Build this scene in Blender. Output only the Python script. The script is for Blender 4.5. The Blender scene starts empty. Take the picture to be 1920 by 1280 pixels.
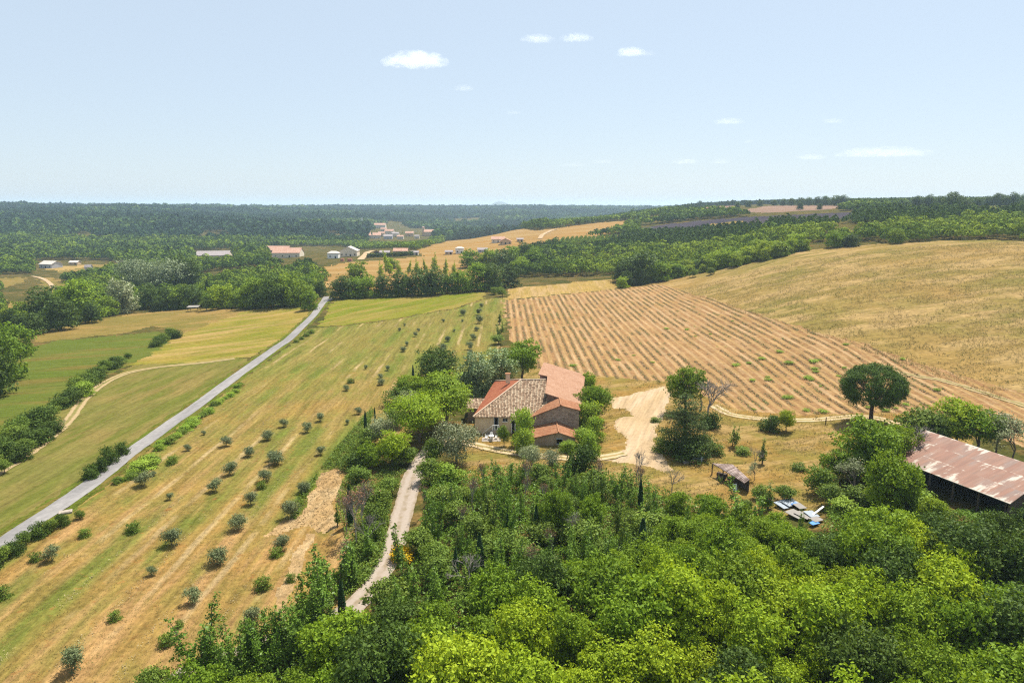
import bpy, math, random
import numpy as np
from mathutils import Vector, Matrix
R = math.radians
rng = np.random.default_rng(11)
random.seed(11)
scene = bpy.context.scene
COL = scene.collection

# ---------------------------------------------------------------- camera
CAM_H, PITCH, F = 45.0, R(11.27), 1280.0
cam_d = bpy.data.cameras.new('camera'); cam = bpy.data.objects.new('camera', cam_d); COL.objects.link(cam)
cam_d.sensor_width = 36; cam_d.lens = 24; cam_d.clip_start = 0.5; cam_d.clip_end = 60000
cam.location = (0, 0, CAM_H); cam.rotation_euler = (R(90) - PITCH, 0, 0)
scene.camera = cam

# ---------------------------------------------------------------- sky and sun
SUN_EL, SUN_AZ = R(60), R(33)           # azimuth measured from +Y towards +X
w = bpy.data.worlds.new('World'); scene.world = w; w.use_nodes = True
nt = w.node_tree; nt.nodes.clear()
sky = nt.nodes.new('ShaderNodeTexSky'); sky.sky_type = 'NISHITA'; sky.sun_disc = False
sky.sun_elevation = SUN_EL; sky.sun_rotation = SUN_AZ
sky.air_density = 1.0; sky.dust_density = 0.9; sky.ozone_density = 2.0; sky.altitude = 300
bg = nt.nodes.new('ShaderNodeBackground'); bg.inputs[1].default_value = 0.075
wo = nt.nodes.new('ShaderNodeOutputWorld')
veil = nt.nodes.new('ShaderNodeMix'); veil.data_type = 'RGBA'; veil.inputs[0].default_value = .70      # thin high summer haze over the blue
veil.inputs[7].default_value = (5.0, 5.80, 6.55, 1); nt.links.new(sky.outputs[0], veil.inputs[6]); nt.links.new(veil.outputs[2], bg.inputs[0]); nt.links.new(bg.outputs[0], wo.inputs[0])
sd = bpy.data.lights.new('sun', 'SUN'); sd.energy = 5.0; sd.angle = R(0.53); sd.color = (1.0, 0.95, 0.86)
so = bpy.data.objects.new('sun', sd); COL.objects.link(so)
sdir = Vector((math.sin(SUN_AZ)*math.cos(SUN_EL), math.cos(SUN_AZ)*math.cos(SUN_EL), math.sin(SUN_EL)))
so.rotation_euler = sdir.to_track_quat('Z', 'Y').to_euler()
so.location = (0, 0, 300)
scene.view_settings.view_transform = 'Standard'; scene.view_settings.look = 'None'
scene.view_settings.exposure = 0.92; scene.view_settings.gamma = 1.0
scene.cycles.max_bounces = 6; scene.cycles.diffuse_bounces = 3; scene.cycles.transmission_bounces = 4
scene.cycles.transparent_max_bounces = 6; scene.cycles.volume_bounces = 2
scene.cycles.use_adaptive_sampling = False; scene.cycles.adaptive_threshold = 0.005; scene.cycles.use_denoising = False; scene.cycles.filter_width = 1.2; scene.cycles.sample_clamp_indirect = 4

# ---------------------------------------------------------------- noise helpers
def vnoise(x, y, seed=0):
    """value noise in 0..1, vectorised"""
    x = np.asarray(x, float); y = np.asarray(y, float)
    xi = np.floor(x).astype(np.int64); yi = np.floor(y).astype(np.int64)
    xf = x - xi; yf = y - yi
    xf = xf*xf*(3 - 2*xf); yf = yf*yf*(3 - 2*yf)
    def h(a, b):
        n = (a*374761393 + b*668265263 + seed*974634777) & 0x7fffffff
        n = ((n ^ (n >> 13))*1274126177) & 0x7fffffff
        return ((n ^ (n >> 16)) & 0xffff)/65535.0
    return (h(xi, yi)*(1-xf) + h(xi+1, yi)*xf)*(1-yf) + (h(xi, yi+1)*(1-xf) + h(xi+1, yi+1)*xf)*yf
def fbm(x, y, seed=0, o=3):
    s = 0; a = .5; t = 0
    for k in range(o):
        s = s + a*vnoise(x*2**k, y*2**k, seed + k*17); t += a; a *= .55
    return s/t

# ---------------------------------------------------------------- the lie of the land: height profiles along bearings
PROF = {
 -500: [(0,0),(150,-1),(250,-5),(400,-12),(600,-15),(1000,-15),(1250,5),(1600,20),(2300,36),(3000,36),(5000,5),(12000,-40)],
 0:    [(0,0),(150,0),(250,-5),(400,-12),(600,-15),(1000,-15),(1250,5),(1600,20),(2300,36),(3000,36),(5000,5),(12000,-40)],
 300:  [(0,0),(180,0),(270,-4),(380,-9),(520,-12),(800,-14),(1050,-12),(1300,3),(1650,20),(2300,34),(3000,35),(5000,5),(12000,-40)],
 600: [(0,0),(340,0),(440,-3),(600,0),(720,-3),(900,-14),(1200,-14),(1500,-6),(2000,8),(2700,25),(3400,35),(5000,5),(12000,-40)],
 720: [(0,0),(340,0),(450,-2),(600,1),(720,0),(900,-12),(1200,-14),(1400,-10),(1800,-6),(2400,8),(3200,29),(3800,36),(5000,5),(12000,-40)],
 850: [(0,0),(350,1),(450,0),(600,2),(750,4),(860,1),(1000,-12),(1250,-18),(1700,-14),(2400,-2),(3200,25),(3900,36),(5000,5),(12000,-40)],
 1000: [(0,0),(350,2),(500,3),(650,8),(800,14),(930,19),(1030,17),(1250,-8),(1700,-15),(2300,0),(3100,32),(3700,35),(5000,5),(12000,-40)],
 1150: [(0,0),(200,0),(350,3),(500,6),(700,14),(850,20),(1000,24),(1200,25),(1400,16),(1800,0),(2500,0),(3500,32),(4100,36),(5000,5),(12000,-40)],
 1300: [(0,0),(200,1),(350,6),(500,13),(650,23),(800,32),(900,38),(1000,43.5),(1300,44),(2000,34),(3000,38),(5000,5),(12000,-40)],
 1450: [(0,0),(150,.5),(200,4),(300,13),(400,22),(550,30),(700,36.5),(850,41.5),(1000,45),(1500,44),(3000,25),(5000,0),(12000,-40)],
 1600: [(0,0),(150,1),(190,6),(250,14),(310,21),(450,30),(600,38),(750,42),(900,46),(1500,46),(3000,25),(5000,0),(12000,-40)],
 1750: [(0,0),(140,1),(170,4),(220,12),(300,24),(400,30),(550,38),(700,43),(900,47),(1500,47),(3000,25),(5000,0),(12000,-40)],
 1920: [(0,0),(135,1.5),(165,4.5),(220,14),(290,26),(400,32),(550,40),(700,44),(900,48),(1500,48),(3000,25),(5000,0),(12000,-40)],
 2500: [(0,0),(120,1.5),(150,4.5),(220,15),(290,27),(400,33),(550,40),(700,44),(900,48),(1500,48),(3000,25),(5000,0),(12000,-40)],
}
_ks = sorted(PROF); _ts = np.array([(k-960)/1305 for k in _ks])
_TG = np.linspace(-1.6, 1.6, 321); _LG = np.linspace(math.log(15), math.log(12000), 420)
_rows = np.array([np.interp(np.exp(_LG), [p[0] for p in PROF[k]], [p[1] for p in PROF[k]]) for k in _ks])
_ZG = np.array([np.interp(_TG, _ts, _rows[:, j]) for j in range(len(_LG))]).T
def _blur(a, s, ax):
    n = int(3*s); k = np.exp(-.5*(np.arange(-n, n+1)/s)**2); k /= k.sum()
    p = [(0, 0), (0, 0)]; p[ax] = (n, n); b = np.pad(a, p, mode='edge')
    return np.apply_along_axis(lambda v: np.convolve(v, k, 'valid'), ax, b)
_ZG = _blur(_blur(_ZG, 3.5, 0), 3.5, 1)
def height(x, y):
    x = np.asarray(x, float); y = np.asarray(y, float)
    yy = np.maximum(y, 16.0)
    t = np.clip(x/yy, -1.59, 1.59); l = np.clip(np.log(yy), _LG[0], _LG[-1] - 1e-6)
    ti = (t - _TG[0])/(_TG[1]-_TG[0]); li = (l - _LG[0])/(_LG[1]-_LG[0])
    i = np.clip(ti.astype(int), 0, len(_TG)-2); j = np.clip(li.astype(int), 0, len(_LG)-2)
    u = ti - i; v = li - j
    z = (_ZG[i, j]*(1-u) + _ZG[i+1, j]*u)*(1-v) + (_ZG[i, j+1]*(1-u) + _ZG[i+1, j+1]*u)*v
    und = (fbm(x/23, y/23, 5, 2) - .5)*1.1
    far = np.clip((y - 900)/900, 0, 1)
    und2 = (fbm(x/260, y/330, 9, 4) - .5)*34*far*np.clip((3600 - y)/1200, 0, 1)
    flat = np.clip((np.hypot(x - 8, y - 132) - 16)/25, 0, 1)          # level ground under the farm
    return z*1.0 + und*flat*.8 + und2
def ray(px, py):
    cx, cz = (px - 960)/F, -(py - 640)/F
    return np.array([cx, math.cos(PITCH) + cz*math.sin(PITCH), -math.sin(PITCH) + cz*math.cos(PITCH)])
_YS = np.exp(np.linspace(math.log(20), math.log(11500), 1500))
def P(px, py):
    """the point of the land seen at (px, py) of the photograph"""
    d = ray(px, py); d = d/d[1]
    z = CAM_H + d[2]*_YS; h = height(d[0]*_YS, _YS)
    k = np.argmax(z <= h)
    if z[k] > h[k]: k = int(np.argmin(np.where(_YS < 1500, (z - h)/_YS, 9e9))); y = _YS[k]      # just over the crest: the crest itself
    elif k == 0: y = _YS[0]
    else:
        a, b = z[k-1]-h[k-1], z[k]-h[k]
        y = _YS[k-1] + (_YS[k]-_YS[k-1])*a/(a-b) if a != b else _YS[k]
    x = d[0]*y
    return Vector((x, y, float(height(x, y))))
def Pz(px, py, z):
    d = ray(px, py); t = (z - CAM_H)/d[2]
    return Vector((d[0]*t, d[1]*t, z))
def Py(px, py, y):
    d = ray(px, py); t = y/d[1]
    return Vector((d[0]*t, y, CAM_H + d[2]*t))
def mpp(p):                                   # metres per photo pixel at p
    return (p.y*math.cos(PITCH) + (CAM_H - p.z)*math.sin(PITCH))/F
def Z(x, y): return float(height(x, y))

# ---------------------------------------------------------------- object helpers
def tag(o, label=None, cat=None, group=None, kind=None):
    if label: o['label'] = label
    if cat: o['category'] = cat
    if group: o['group'] = group
    if kind: o['kind'] = kind
    return o
def empty(name, loc, label, cat, rotz=0, group=None):
    o = bpy.data.objects.new(name, None); COL.objects.link(o)
    o.location = loc; o.rotation_euler = (0, 0, rotz); o.empty_display_size = .3
    return tag(o, label, cat, group)
def np_mesh(name, V, Fq, mat=None, uv=None, smooth=False, mats=None, midx=None):
    """mesh from arrays: V (n,3), Fq (m,3|4)"""
    V = np.ascontiguousarray(V, np.float32); Fq = np.ascontiguousarray(Fq, np.int32)
    m = bpy.data.meshes.new(name); n, k = Fq.shape
    m.vertices.add(len(V)); m.vertices.foreach_set('co', V.ravel())
    m.loops.add(n*k); m.loops.foreach_set('vertex_index', Fq.ravel())
    m.polygons.add(n); m.polygons.foreach_set('loop_start', np.arange(0, n*k, k, dtype=np.int32))
    m.polygons.foreach_set('loop_total', np.full(n, k, np.int32))
    if smooth: m.polygons.foreach_set('use_smooth', np.ones(n, bool))
    for mm in (mats or ([mat] if mat else [])): m.materials.append(mm)
    if midx is not None: m.polygons.foreach_set('material_index', np.ascontiguousarray(midx, np.int32))
    if uv is not None:
        l = m.uv_layers.new(name='uv'); l.data.foreach_set('uv', np.ascontiguousarray(uv, np.float32).ravel())
    m.update(calc_edges=True)
    return m
def link(name, mesh, parent=None, loc=None):
    o = bpy.data.objects.new(name, mesh); COL.objects.link(o)
    if parent: o.parent = parent
    if loc is not None: o.location = loc
    return o
class MB:
    """collects polygons (any size) and links them as one mesh object"""
    def __init__(s): s.v = []; s.f = []
    def poly(s, pts):
        b = len(s.v); s.v += [tuple(p) for p in pts]; s.f.append(tuple(range(b, b + len(pts))))
    def box(s, c, d, rot=0, axis=None):
        cx, cy, cz = c; a, b_, h = d[0]/2, d[1]/2, d[2]/2
        co, si = math.cos(rot), math.sin(rot); q = []
        for z in (-h, h):
            for x, y in ((-a, -b_), (a, -b_), (a, b_), (-a, b_)):
                q.append((cx + x*co - y*si, cy + x*si + y*co, cz + z))
        b = len(s.v); s.v += q
        for f in ((3, 2, 1, 0), (4, 5, 6, 7), (0, 1, 5, 4), (1, 2, 6, 5), (2, 3, 7, 6), (3, 0, 4, 7)):
            s.f.append(tuple(b + i for i in f))
    def bar(s, p, q, r, r2=None, n=6):
        p, q = Vector(p), Vector(q); r2 = r if r2 is None else r2
        d = (q - p)
        if d.length < 1e-6: return
        d.normalize(); u = d.orthogonal().normalized(); v = d.cross(u); b = len(s.v)
        for c, rr in ((p, r), (q, r2)):
            for k in range(n):
                a = 2*math.pi*k/n; s.v.append(tuple(c + u*(rr*math.cos(a)) + v*(rr*math.sin(a))))
        for k in range(n):
            s.f.append((b + k, b + (k+1) % n, b + n + (k+1) % n, b + n + k))
        s.f.append(tuple(b + n + k for k in range(n))); s.f.append(tuple(b + n - 1 - k for k in range(n)))
    def slab(s, pts, th):
        """polygon with thickness th downwards"""
        n = len(pts); b = len(s.v); s.v += [tuple(p) for p in pts]; s.v += [(p[0], p[1], p[2]-th) for p in pts]
        s.f.append(tuple(range(b, b+n))); s.f.append(tuple(b + 2*n - 1 - k for k in range(n)))
        for k in range(n):
            s.f.append((b + k, b + n + k, b + n + (k+1) % n, b + (k+1) % n))
    def build(s, name, mat, parent=None, smooth=False, loc=None):
        if parent is not None and loc is None and getattr(s, 'world', True):
            off = parent_world(parent); vv = [tuple(Vector(v) - off) for v in s.v]
        else: vv = s.v
        m = bpy.data.meshes.new(name); m.from_pydata(vv, [], s.f); m.materials.append(mat)
        if smooth: m.polygons.foreach_set('use_smooth', np.ones(len(m.polygons), bool))
        m.update()
        return link(name, m, parent, loc)
def parent_world(o):
    v = Vector((0, 0, 0))
    while o is not None: v = v + o.location; o = o.parent
    return v

# ---------------------------------------------------------------- material helpers
class NT:
    def __init__(s, name):
        s.m = bpy.data.materials.new(name); s.m.use_nodes = True; s.t = s.m.node_tree; s.t.nodes.clear()
    def n(s, typ, ins=None, **kw):
        x = s.t.nodes.new(typ)
        for k, v in kw.items(): setattr(x, k, v)
        for k, v in (ins or {}).items():
            if hasattr(v, 'is_output'): s.t.links.new(v, x.inputs[k])
            else: x.inputs[k].default_value = v
        return x
    def math(s, op, a, b=0.0, c=None):
        ins = {0: a, 1: b}
        if c is not None: ins[2] = c
        return s.n('ShaderNodeMath', ins, operation=op).outputs[0]
    def mix(s, f, a, b, blend='MIX'):
        return s.n('ShaderNodeMix', {0: f, 6: a, 7: b}, data_type='RGBA', blend_type=blend).outputs[2]
    def ramp(s, f, stops, interp='LINEAR'):
        r = s.n('ShaderNodeValToRGB', {0: f}); e = r.color_ramp; e.interpolation = interp
        while len(e.elements) < len(stops): e.elements.new(.5)
        for el, (p, c) in zip(e.elements, stops):
            el.position = p; el.color = (c, c, c, 1) if isinstance(c, (int, float)) else (*c, 1)
        return r.outputs[0]
    def noise(s, vec, scale, detail=3, rough=.55, out=0):
        return s.n('ShaderNodeTexNoise', {'Vector': vec, 'Scale': scale, 'Detail': detail, 'Roughness': rough}).outputs[out]
    def pos(s): return s.n('ShaderNodeNewGeometry').outputs['Position']
    def mapping(s, vec, rot=0, scale=(1, 1, 1)):
        return s.n('ShaderNodeMapping', {0: vec, 2: (0, 0, rot), 3: scale}).outputs[0]
    def out(s, shader):
        o = s.n('ShaderNodeOutputMaterial'); s.t.links.new(shader, o.inputs[0]); return s.m
    def bsdf(s, col, rough=.9, spec=.15, bump=None, bstr=.3, bdist=.1, metallic=0.0):
        ins = {'Base Color': col, 'Roughness': rough, 'Specular IOR Level': spec, 'Metallic': metallic}
        if bump is not None:
            ins['Normal'] = s.n('ShaderNodeBump', {'Strength': bstr, 'Distance': bdist, 'Height': bump}).outputs[0]
        return s.n('ShaderNodeBsdfPrincipled', ins).outputs[0]
def c4(c): return (c[0], c[1], c[2], 1)
def dim(c, k): return tuple(v*q for v, q in zip(c, k))
FK = (.50, .452, .395)

def field_mat(name, a, b, c, big=.03, mid=.16, ang=0., stretch=6., cov=.5, fine=1.6, contrast=.42, speck=None, bstr=.5, strips=None, farther=None, rows=None):
    """grassland: a and b in big patches, c in streaks along ang, fine mottling"""
    a, b, c = dim(a, FK), dim(b, FK), dim(c, FK); speck = dim(speck, FK) if speck else None
    t = NT(name); p = t.pos()
    n1 = t.ramp(t.noise(p, big, 5, .6), [(.38, 0.), (.62, 1.)])
    col = t.mix(n1, c4(a), c4(b))
    sv = t.mapping(t.mapping(p, -ang), 0, (1/stretch, 1, 1))
    n2 = t.ramp(t.noise(sv, mid, 4, .62), [(.62-cov*.3, 0.), (.76-cov*.3, 1.)])
    col = t.mix(n2, col, c4(c))
    if farther is not None:                 # greener ground towards the far end of the field
        fy = t.math('ADD', t.n('ShaderNodeSeparateXYZ', {0: p}).outputs[1], t.math('MULTIPLY', t.math('SUBTRACT', t.noise(p, .02, 4, .6), .5), 220.))
        f_ = t.n('ShaderNodeMapRange', {0: fy, 1: farther[0], 2: farther[1], 3: 0., 4: farther[3]}).outputs[0]; col = t.mix(f_, col, c4(dim(farther[2], FK)))
    if rows is not None:                    # bands of dry litter under the planted rows, weeds between
        per, rc = rows; sp_ = t.n('ShaderNodeSeparateXYZ', {0: p}); ph_ = t.math('DIVIDE', t.math('SUBTRACT', t.math('ADD', sp_.outputs[0], t.math('MULTIPLY', t.math('SUBTRACT', sp_.outputs[1], 150.), .018)), 3.2), per)
        ph_ = t.math('ADD', ph_, t.math('MULTIPLY', t.math('SUBTRACT', t.noise(p, .8, 3), .5), .22)); d_ = t.math('ABSOLUTE', t.math('SUBTRACT', t.math('FRACT', t.math('ADD', ph_, .5)), .5))
        k_ = t.math('MULTIPLY', t.ramp(d_, [(.20, 1.), (.42, 0.)]), t.ramp(t.noise(p, .45, 5, .75), [(.34, .25), (.58, 1.)])); col = t.mix(k_, col, c4(dim(rc, FK)))
        wd = t.ramp(t.noise(t.mapping(p, 0, (1, .35, 1)), .30, 5, .7), [(.62, 0.), (.70, .8)]); col = t.mix(t.math('MULTIPLY', wd, t.ramp(d_, [(.2, 1.), (.45, .2)])), col, c4(dim((.20, .24, .055), FK)))
    if strips is not None:
        sang, sper, soff, scol, sw = strips
        sx = t.n('ShaderNodeSeparateXYZ', {0: t.mapping(p, -sang)}).outputs[0]
        wob = t.math('MULTIPLY', t.noise(p, .12, 2), 1.0)
        ph = t.math('PINGPONG', t.math('ADD', t.math('ADD', sx, soff), wob), sper/2)
        lane = t.math('MULTIPLY', t.ramp(t.math('DIVIDE', ph, sper/2), [(.25, .25), (.7, 1.)]), t.ramp(t.noise(t.mapping(t.mapping(p, -ang), 0, (.4, 1, 1)), .045, 5, .65), [(.46, .0), (.57, .9)]))
        col = t.mix(lane, col, c4(dim((.190, .250, .052), FK)))
        m_ = t.ramp(ph, [(0., 1.), (sw, .75), (sw*2, 0.)])
        g = t.ramp(t.noise(p, .030, 5, .65), [(.49, 0.), (.60, .8)])
        col = t.mix(t.math('MULTIPLY', m_, g), col, c4(dim(scol, FK)))
    if speck is not None:
        n5 = t.ramp(t.noise(p, .55, 4, .7), [(.60, 0.), (.72, 1.)])
        col = t.mix(n5, col, c4(speck))
    n3 = t.noise(p, fine, 6, .72); n4 = t.noise(sv, fine*.45, 4, .7)
    fac = t.math('ADD', t.math('MULTIPLY', t.math('SUBTRACT', n3, .5), contrast*4.2), t.math('MULTIPLY', t.math('SUBTRACT', n4, .5), contrast*2.6))
    ln = t.noise(t.mapping(t.mapping(p, -ang), 0, (.055, 1, 1)), 1.5, 4, .75); fac = t.math('ADD', fac, t.math('MULTIPLY', t.math('SUBTRACT', ln, .5), 1.1))
    v = t.math('MAXIMUM', t.math('ADD', fac, 1.0), .25)
    col = t.mix(1.0, col, t.n('ShaderNodeCombineColor', {0: v, 1: v, 2: v}).outputs[0], 'MULTIPLY')
    return t.out(t.bsdf(col, 1.0, 0.0, n3, bstr, .35))
# ================================================================ GROUND: one continuous sheet cut into its fields
STRAW = (.47, .36, .17); PINK = (.40, .23, .13); ORANGE = (.40, .215, .072); GRASS = (.150, .190, .040); LUSH = (.135, .215, .022)
_a, _b = P(557, 680), P(635, 620); OLIVE_ANG = math.atan2(_b.y-_a.y, _b.x-_a.x)
_LAV_ANG = math.atan2(1, -.018)
_sv = (_a.x*math.cos(-OLIVE_ANG+R(90)) - _a.y*math.sin(-OLIVE_ANG+R(90)))
OL_PER = 6.6
M = {}
M['ground'] = field_mat('scrub', (.145, .135, .045), (.085, .10, .028), (.25, .18, .07), .05, .2, 0, 2, .4, 1.2, .5)
M['olive'] = field_mat('olive_grove_grass', (.46, .285, .105), (.30, .262, .078), (.50, .33, .15), .055, .34, OLIVE_ANG, 9, .50, 1.4, .42,
                       strips=(OLIVE_ANG - R(90), OL_PER, -_sv, (.62, .50, .29), .32), speck=(.40, .215, .072), farther=(85, 205, (.245, .272, .072), .72))
M['green'] = field_mat('green_field_grass', (.205, .265, .030), (.26, .29, .040), (.36, .31, .085), .035, .13, R(60), 8, .52, .9, .28)
M['mown'] = field_mat('mown_meadow_grass', (.225, .235, .068), (.30, .255, .090), (.185, .215, .048), .05, .22, R(88), 6, .5, 1.1, .28)
M['stub'] = field_mat('yellow_stubble', (.40, .325, .085), (.235, .27, .035), (.47, .36, .14), .028, .12, R(35), 7, .55, .9, .30)
M['tanf'] = field_mat('tan_meadow_grass', (.33, .255, .085), (.245, .225, .062), (.40, .29, .11), .03, .1, R(20), 4, .5, .9, .28)
M['lush'] = field_mat('lush_meadow_grass', (.140, .200, .036), (.170, .212, .048), (.22, .20, .055), .03, .12, R(15), 4, .38, 1., .26)
M['wheat'] = field_mat('wheat_stubble', (.50, .36, .135), (.45, .35, .11), (.54, .40, .20), .05, .2, R(88), 8, .5, .9, .25)
M['lav'] = field_mat('lavender_soil', (.56, .39, .205), (.50, .345, .155), (.60, .44, .26), .03, .5, R(91), 10, .5, 1.4, .30, speck=(.46, .31, .14), rows=(2.5, (.385, .235, .12)))
M['hay'] = field_mat('dry_hay_grass', (.42, .30, .115), (.285, .255, .080), (.50, .375, .175), .022, .11, R(12), 4, .52, .85, .38, speck=(.33, .235, .095))
M['dry'] = field_mat('dry_yard_grass', (.42, .27, .090), (.27, .25, .070), (.46, .34, .15), .08, .3, R(20), 3, .5, 1.5, .36, speck=(.24, .20, .06))
M['yard'] = field_mat('pale_earth', (.68, .54, .37), (.64, .50, .32), (.72, .59, .43), .08, .3, R(70), 5, .5, 1.2, .16)
M['bare'] = field_mat('sandy_earth', (.62, .455, .25), (.55, .39, .20), (.67, .52, .31), .12, .4, R(75), 3, .5, 1.3, .42, bstr=1.)
M['orange'] = field_mat('cut_cereal_stubble', (.45, .28, .095), (.41, .275, .105), (.50, .36, .165), .012, .05, R(5), 9, .55, .5, .16)
M['pinkf'] = field_mat('faded_lavender', (.36, .25, .20), (.33, .235, .20), (.40, .29, .22), .01, .05, R(5), 9, .5, .35, .15)
M['purple'] = field_mat('dark_lavender', (.085, .078, .115), (.075, .070, .10), (.11, .098, .12), .01, .06, R(5), 9, .5, .35, .2)
M['verge'] = field_mat('verge_grass', (.135, .20, .026), (.165, .205, .04), (.24, .20, .06), .1, .5, R(88), 5, .45, 1.8, .45)

REG = [  # name, material, outline in the photograph (projected onto the land), farthest distance
 ('olive_field', 'olive', [(-260,1150),(-60,1085),(20,1030),(140,950),(215,894),(310,820),(480,690),(540,648),(575,620),(592,615),(640,612),(735,600),(850,580),(905,562),(948,556),(946,600),(938,650),(960,690),(880,730),(790,740),(760,830),(720,880),(690,960),(690,1060),(640,1130),(560,1190),(430,1245),(300,1330),(-300,1330)], 420),
 ('clover_field', 'green', [(597,613),(606,595),(620,572),(625,560),(700,556),(800,550),(918,545),(905,560),(850,578),(735,598),(640,610)], 420),
 ('mown_meadow', 'mown', [(470,672),(400,726),(330,776),(262,824),(200,872),(120,930),(60,972),(0,1012),(-80,1066),(-260,1140),(-260,960),(-60,890),(10,838),(60,800),(150,745),(232,696),(250,684),(350,680),(440,670)], 420),
 ('stubble_field', 'stub', [(235,684),(290,660),(340,628),(460,582),(572,569),(588,585),(562,608),(520,643),(474,668),(360,680)], 420),
 ('tan_meadow', 'tanf', [(60,630),(160,600),(240,590),(390,575),(460,582),(340,628),(290,610),(230,625),(70,642)], 420),
 ('lush_meadow', 'lush', [(30,660),(100,640),(230,628),(292,622),(340,626),(290,660),(240,684),(150,730),(60,790),(-60,860),(-300,960),(-300,760),(-60,700)], 420),
 ('wheat_stubble', 'wheat', [(948,562),(955,540),(1050,533),(1143,523),(1164,540),(1050,552)], 520),
 ('hay_meadow', 'hay', [(1130,545),(1240,528),(1290,518),(1340,508),(1440,488),(1520,468),(1640,458),(1800,450),(2100,455),(2300,800),(2100,820),(1900,760),(1600,650),(1400,590),(1240,537)], 520),
 ('lavender_field', 'lav', [(944,563),(1050,553),(1164,541),(1240,533),(1330,560),(1430,592),(1530,622),(1620,645),(1760,690),(2010,765),(2200,830),(2200,1000),(1990,862),(1840,808),(1760,778),(1660,772),(1500,778),(1390,772),(1340,752),(1270,720),(1140,708),(1005,690),(960,640)], 520),
 ('dry_grass', 'dry', [(860,800),(1000,690),(1140,706),(1270,718),(1340,752),(1390,770),(1500,778),(1660,772),(1760,778),(1840,808),(1800,850),(1560,880),(1575,940),(1480,975),(1350,960),(1250,930),(1100,890),(900,905),(850,890)], 200),
 ('farmyard', 'yard', [(1138,748),(1190,738),(1247,723),(1262,735),(1245,770),(1232,800),(1226,830),(1240,856),(1262,880),(1240,884),(1205,874),(1160,868),(1112,862),(1112,852),(1165,846),(1180,822),(1150,796),(1165,782),(1185,780),(1178,765),(1150,768)], 200),
 ('bare_earth', 'bare', [(604,886),(640,874),(642,912),(626,945),(636,985),(600,1002),(578,984),(545,994),(498,1006),(522,980),(562,962),(574,930)], 200),
 ('bare_earth', 'bare', [(508,1155),(530,1080),(572,1000),(588,1004),(556,1085),(526,1150)], 200),
 ('grass_bank', 'verge', [(642,880),(690,830),(700,760),(640,830),(560,930),(545,975),(560,965),(600,880)], 200),
 ('grass_bank', 'verge', [(690,960),(735,930),(720,1040),(690,1090),(650,1120),(640,1060)], 200),
 ('cereal_field', 'orange', [(585,505),(640,494),(800,480),(850,472),(960,458),(1010,445),(1030,452),(990,470),(950,492),(950,530),(800,545),(700,548),(640,550),(610,535),(600,520)], 900),
 ('cereal_field', 'orange', [(780,470),(850,448),(900,440),(940,425),(1010,432),(1100,420),(1160,414),(1190,415),(1165,432),(1060,455),(1000,470),(900,480),(800,486)], 1150),
 ('orchard_ground', 'wheat', [(1040,462),(1080,448),(1160,440),(1175,446),(1130,462),(1110,470)], 900),
 ('far_field', 'tanf', [(-20,522),(50,520),(45,530),(-20,545)], 900),
 ('far_field', 'tanf', [(70,522),(95,520),(180,552),(165,566),(120,560),(85,540)], 900),
 ('far_field', 'tanf', [(0,560),(50,570),(40,590),(0,605)], 900),
 ('far_field', 'tanf', [(110,505),(160,498),(240,492),(245,498),(230,506),(160,512),(110,512)], 1100),
 ('far_field', 'wheat', [(383,525),(420,520),(410,533),(383,534)], 900),
 ('far_field', 'wheat', [(80,504),(160,496),(170,500),(110,508)], 1200),
 ('pink_field', 'pinkf', [(1185,393),(1250,386.5),(1372,386),(1384,390),(1376,396),(1300,399)], 1400),
 ('pink_field', 'pinkf', [(1380,397),(1440,386),(1540,384),(1600,386),(1550,393),(1440,399)], 1400),
 ('purple_field', 'purple', [(1185,432),(1220,424),(1300,415),(1400,407),(1500,402),(1600,398),(1612,409),(1500,416),(1400,424),(1250,432)], 1200),
 ('far_field', 'tanf', [(1330,420),(1390,414),(1400,420),(1340,428)], 1200),
 ('far_field', 'lush', [(1700,388),(1760,384),(1900,386),(1900,391),(1760,393),(1700,393)], 1400),
]
def inside(x, y, poly):
    r = np.zeros(x.shape, bool); n = len(poly)
    for k in range(n):
        x1, y1 = poly[k]; x2, y2 = poly[(k+1) % n]
        if y1 == y2: continue
        c = ((y1 > y) != (y2 > y)) & (x < (x2-x1)*(y-y1)/(y2-y1) + x1)
        r ^= c
    return r
def world_poly(px):
    return [tuple(P(*q)[:2]) for q in px]
def dens(poly, n=6):
    q = []
    for k in range(len(poly)):
        a, b = poly[k], poly[(k+1) % len(poly)]
        q += [(a[0]+(b[0]-a[0])*i/n, a[1]+(b[1]-a[1])*i/n) for i in range(n)]
    return q
ys = [-30.0]
while ys[-1] < 11000:
    y = ys[-1]; ys.append(y + max(.55, min(y*y/58000*1.35, 45 if y < 4200 else 400)))
ys = np.array(ys)
tt = np.concatenate([np.linspace(-1.5, -.85, 60)[:-1], np.linspace(-.85, .85, 901), np.linspace(.85, 1.5, 60)[1:]])
GY, GT = np.meshgrid(ys, tt, indexing='ij'); GX = (GY + 42)*GT*np.where(GY < 0, 1, 1)
GZ = height(GX, GY)
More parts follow.
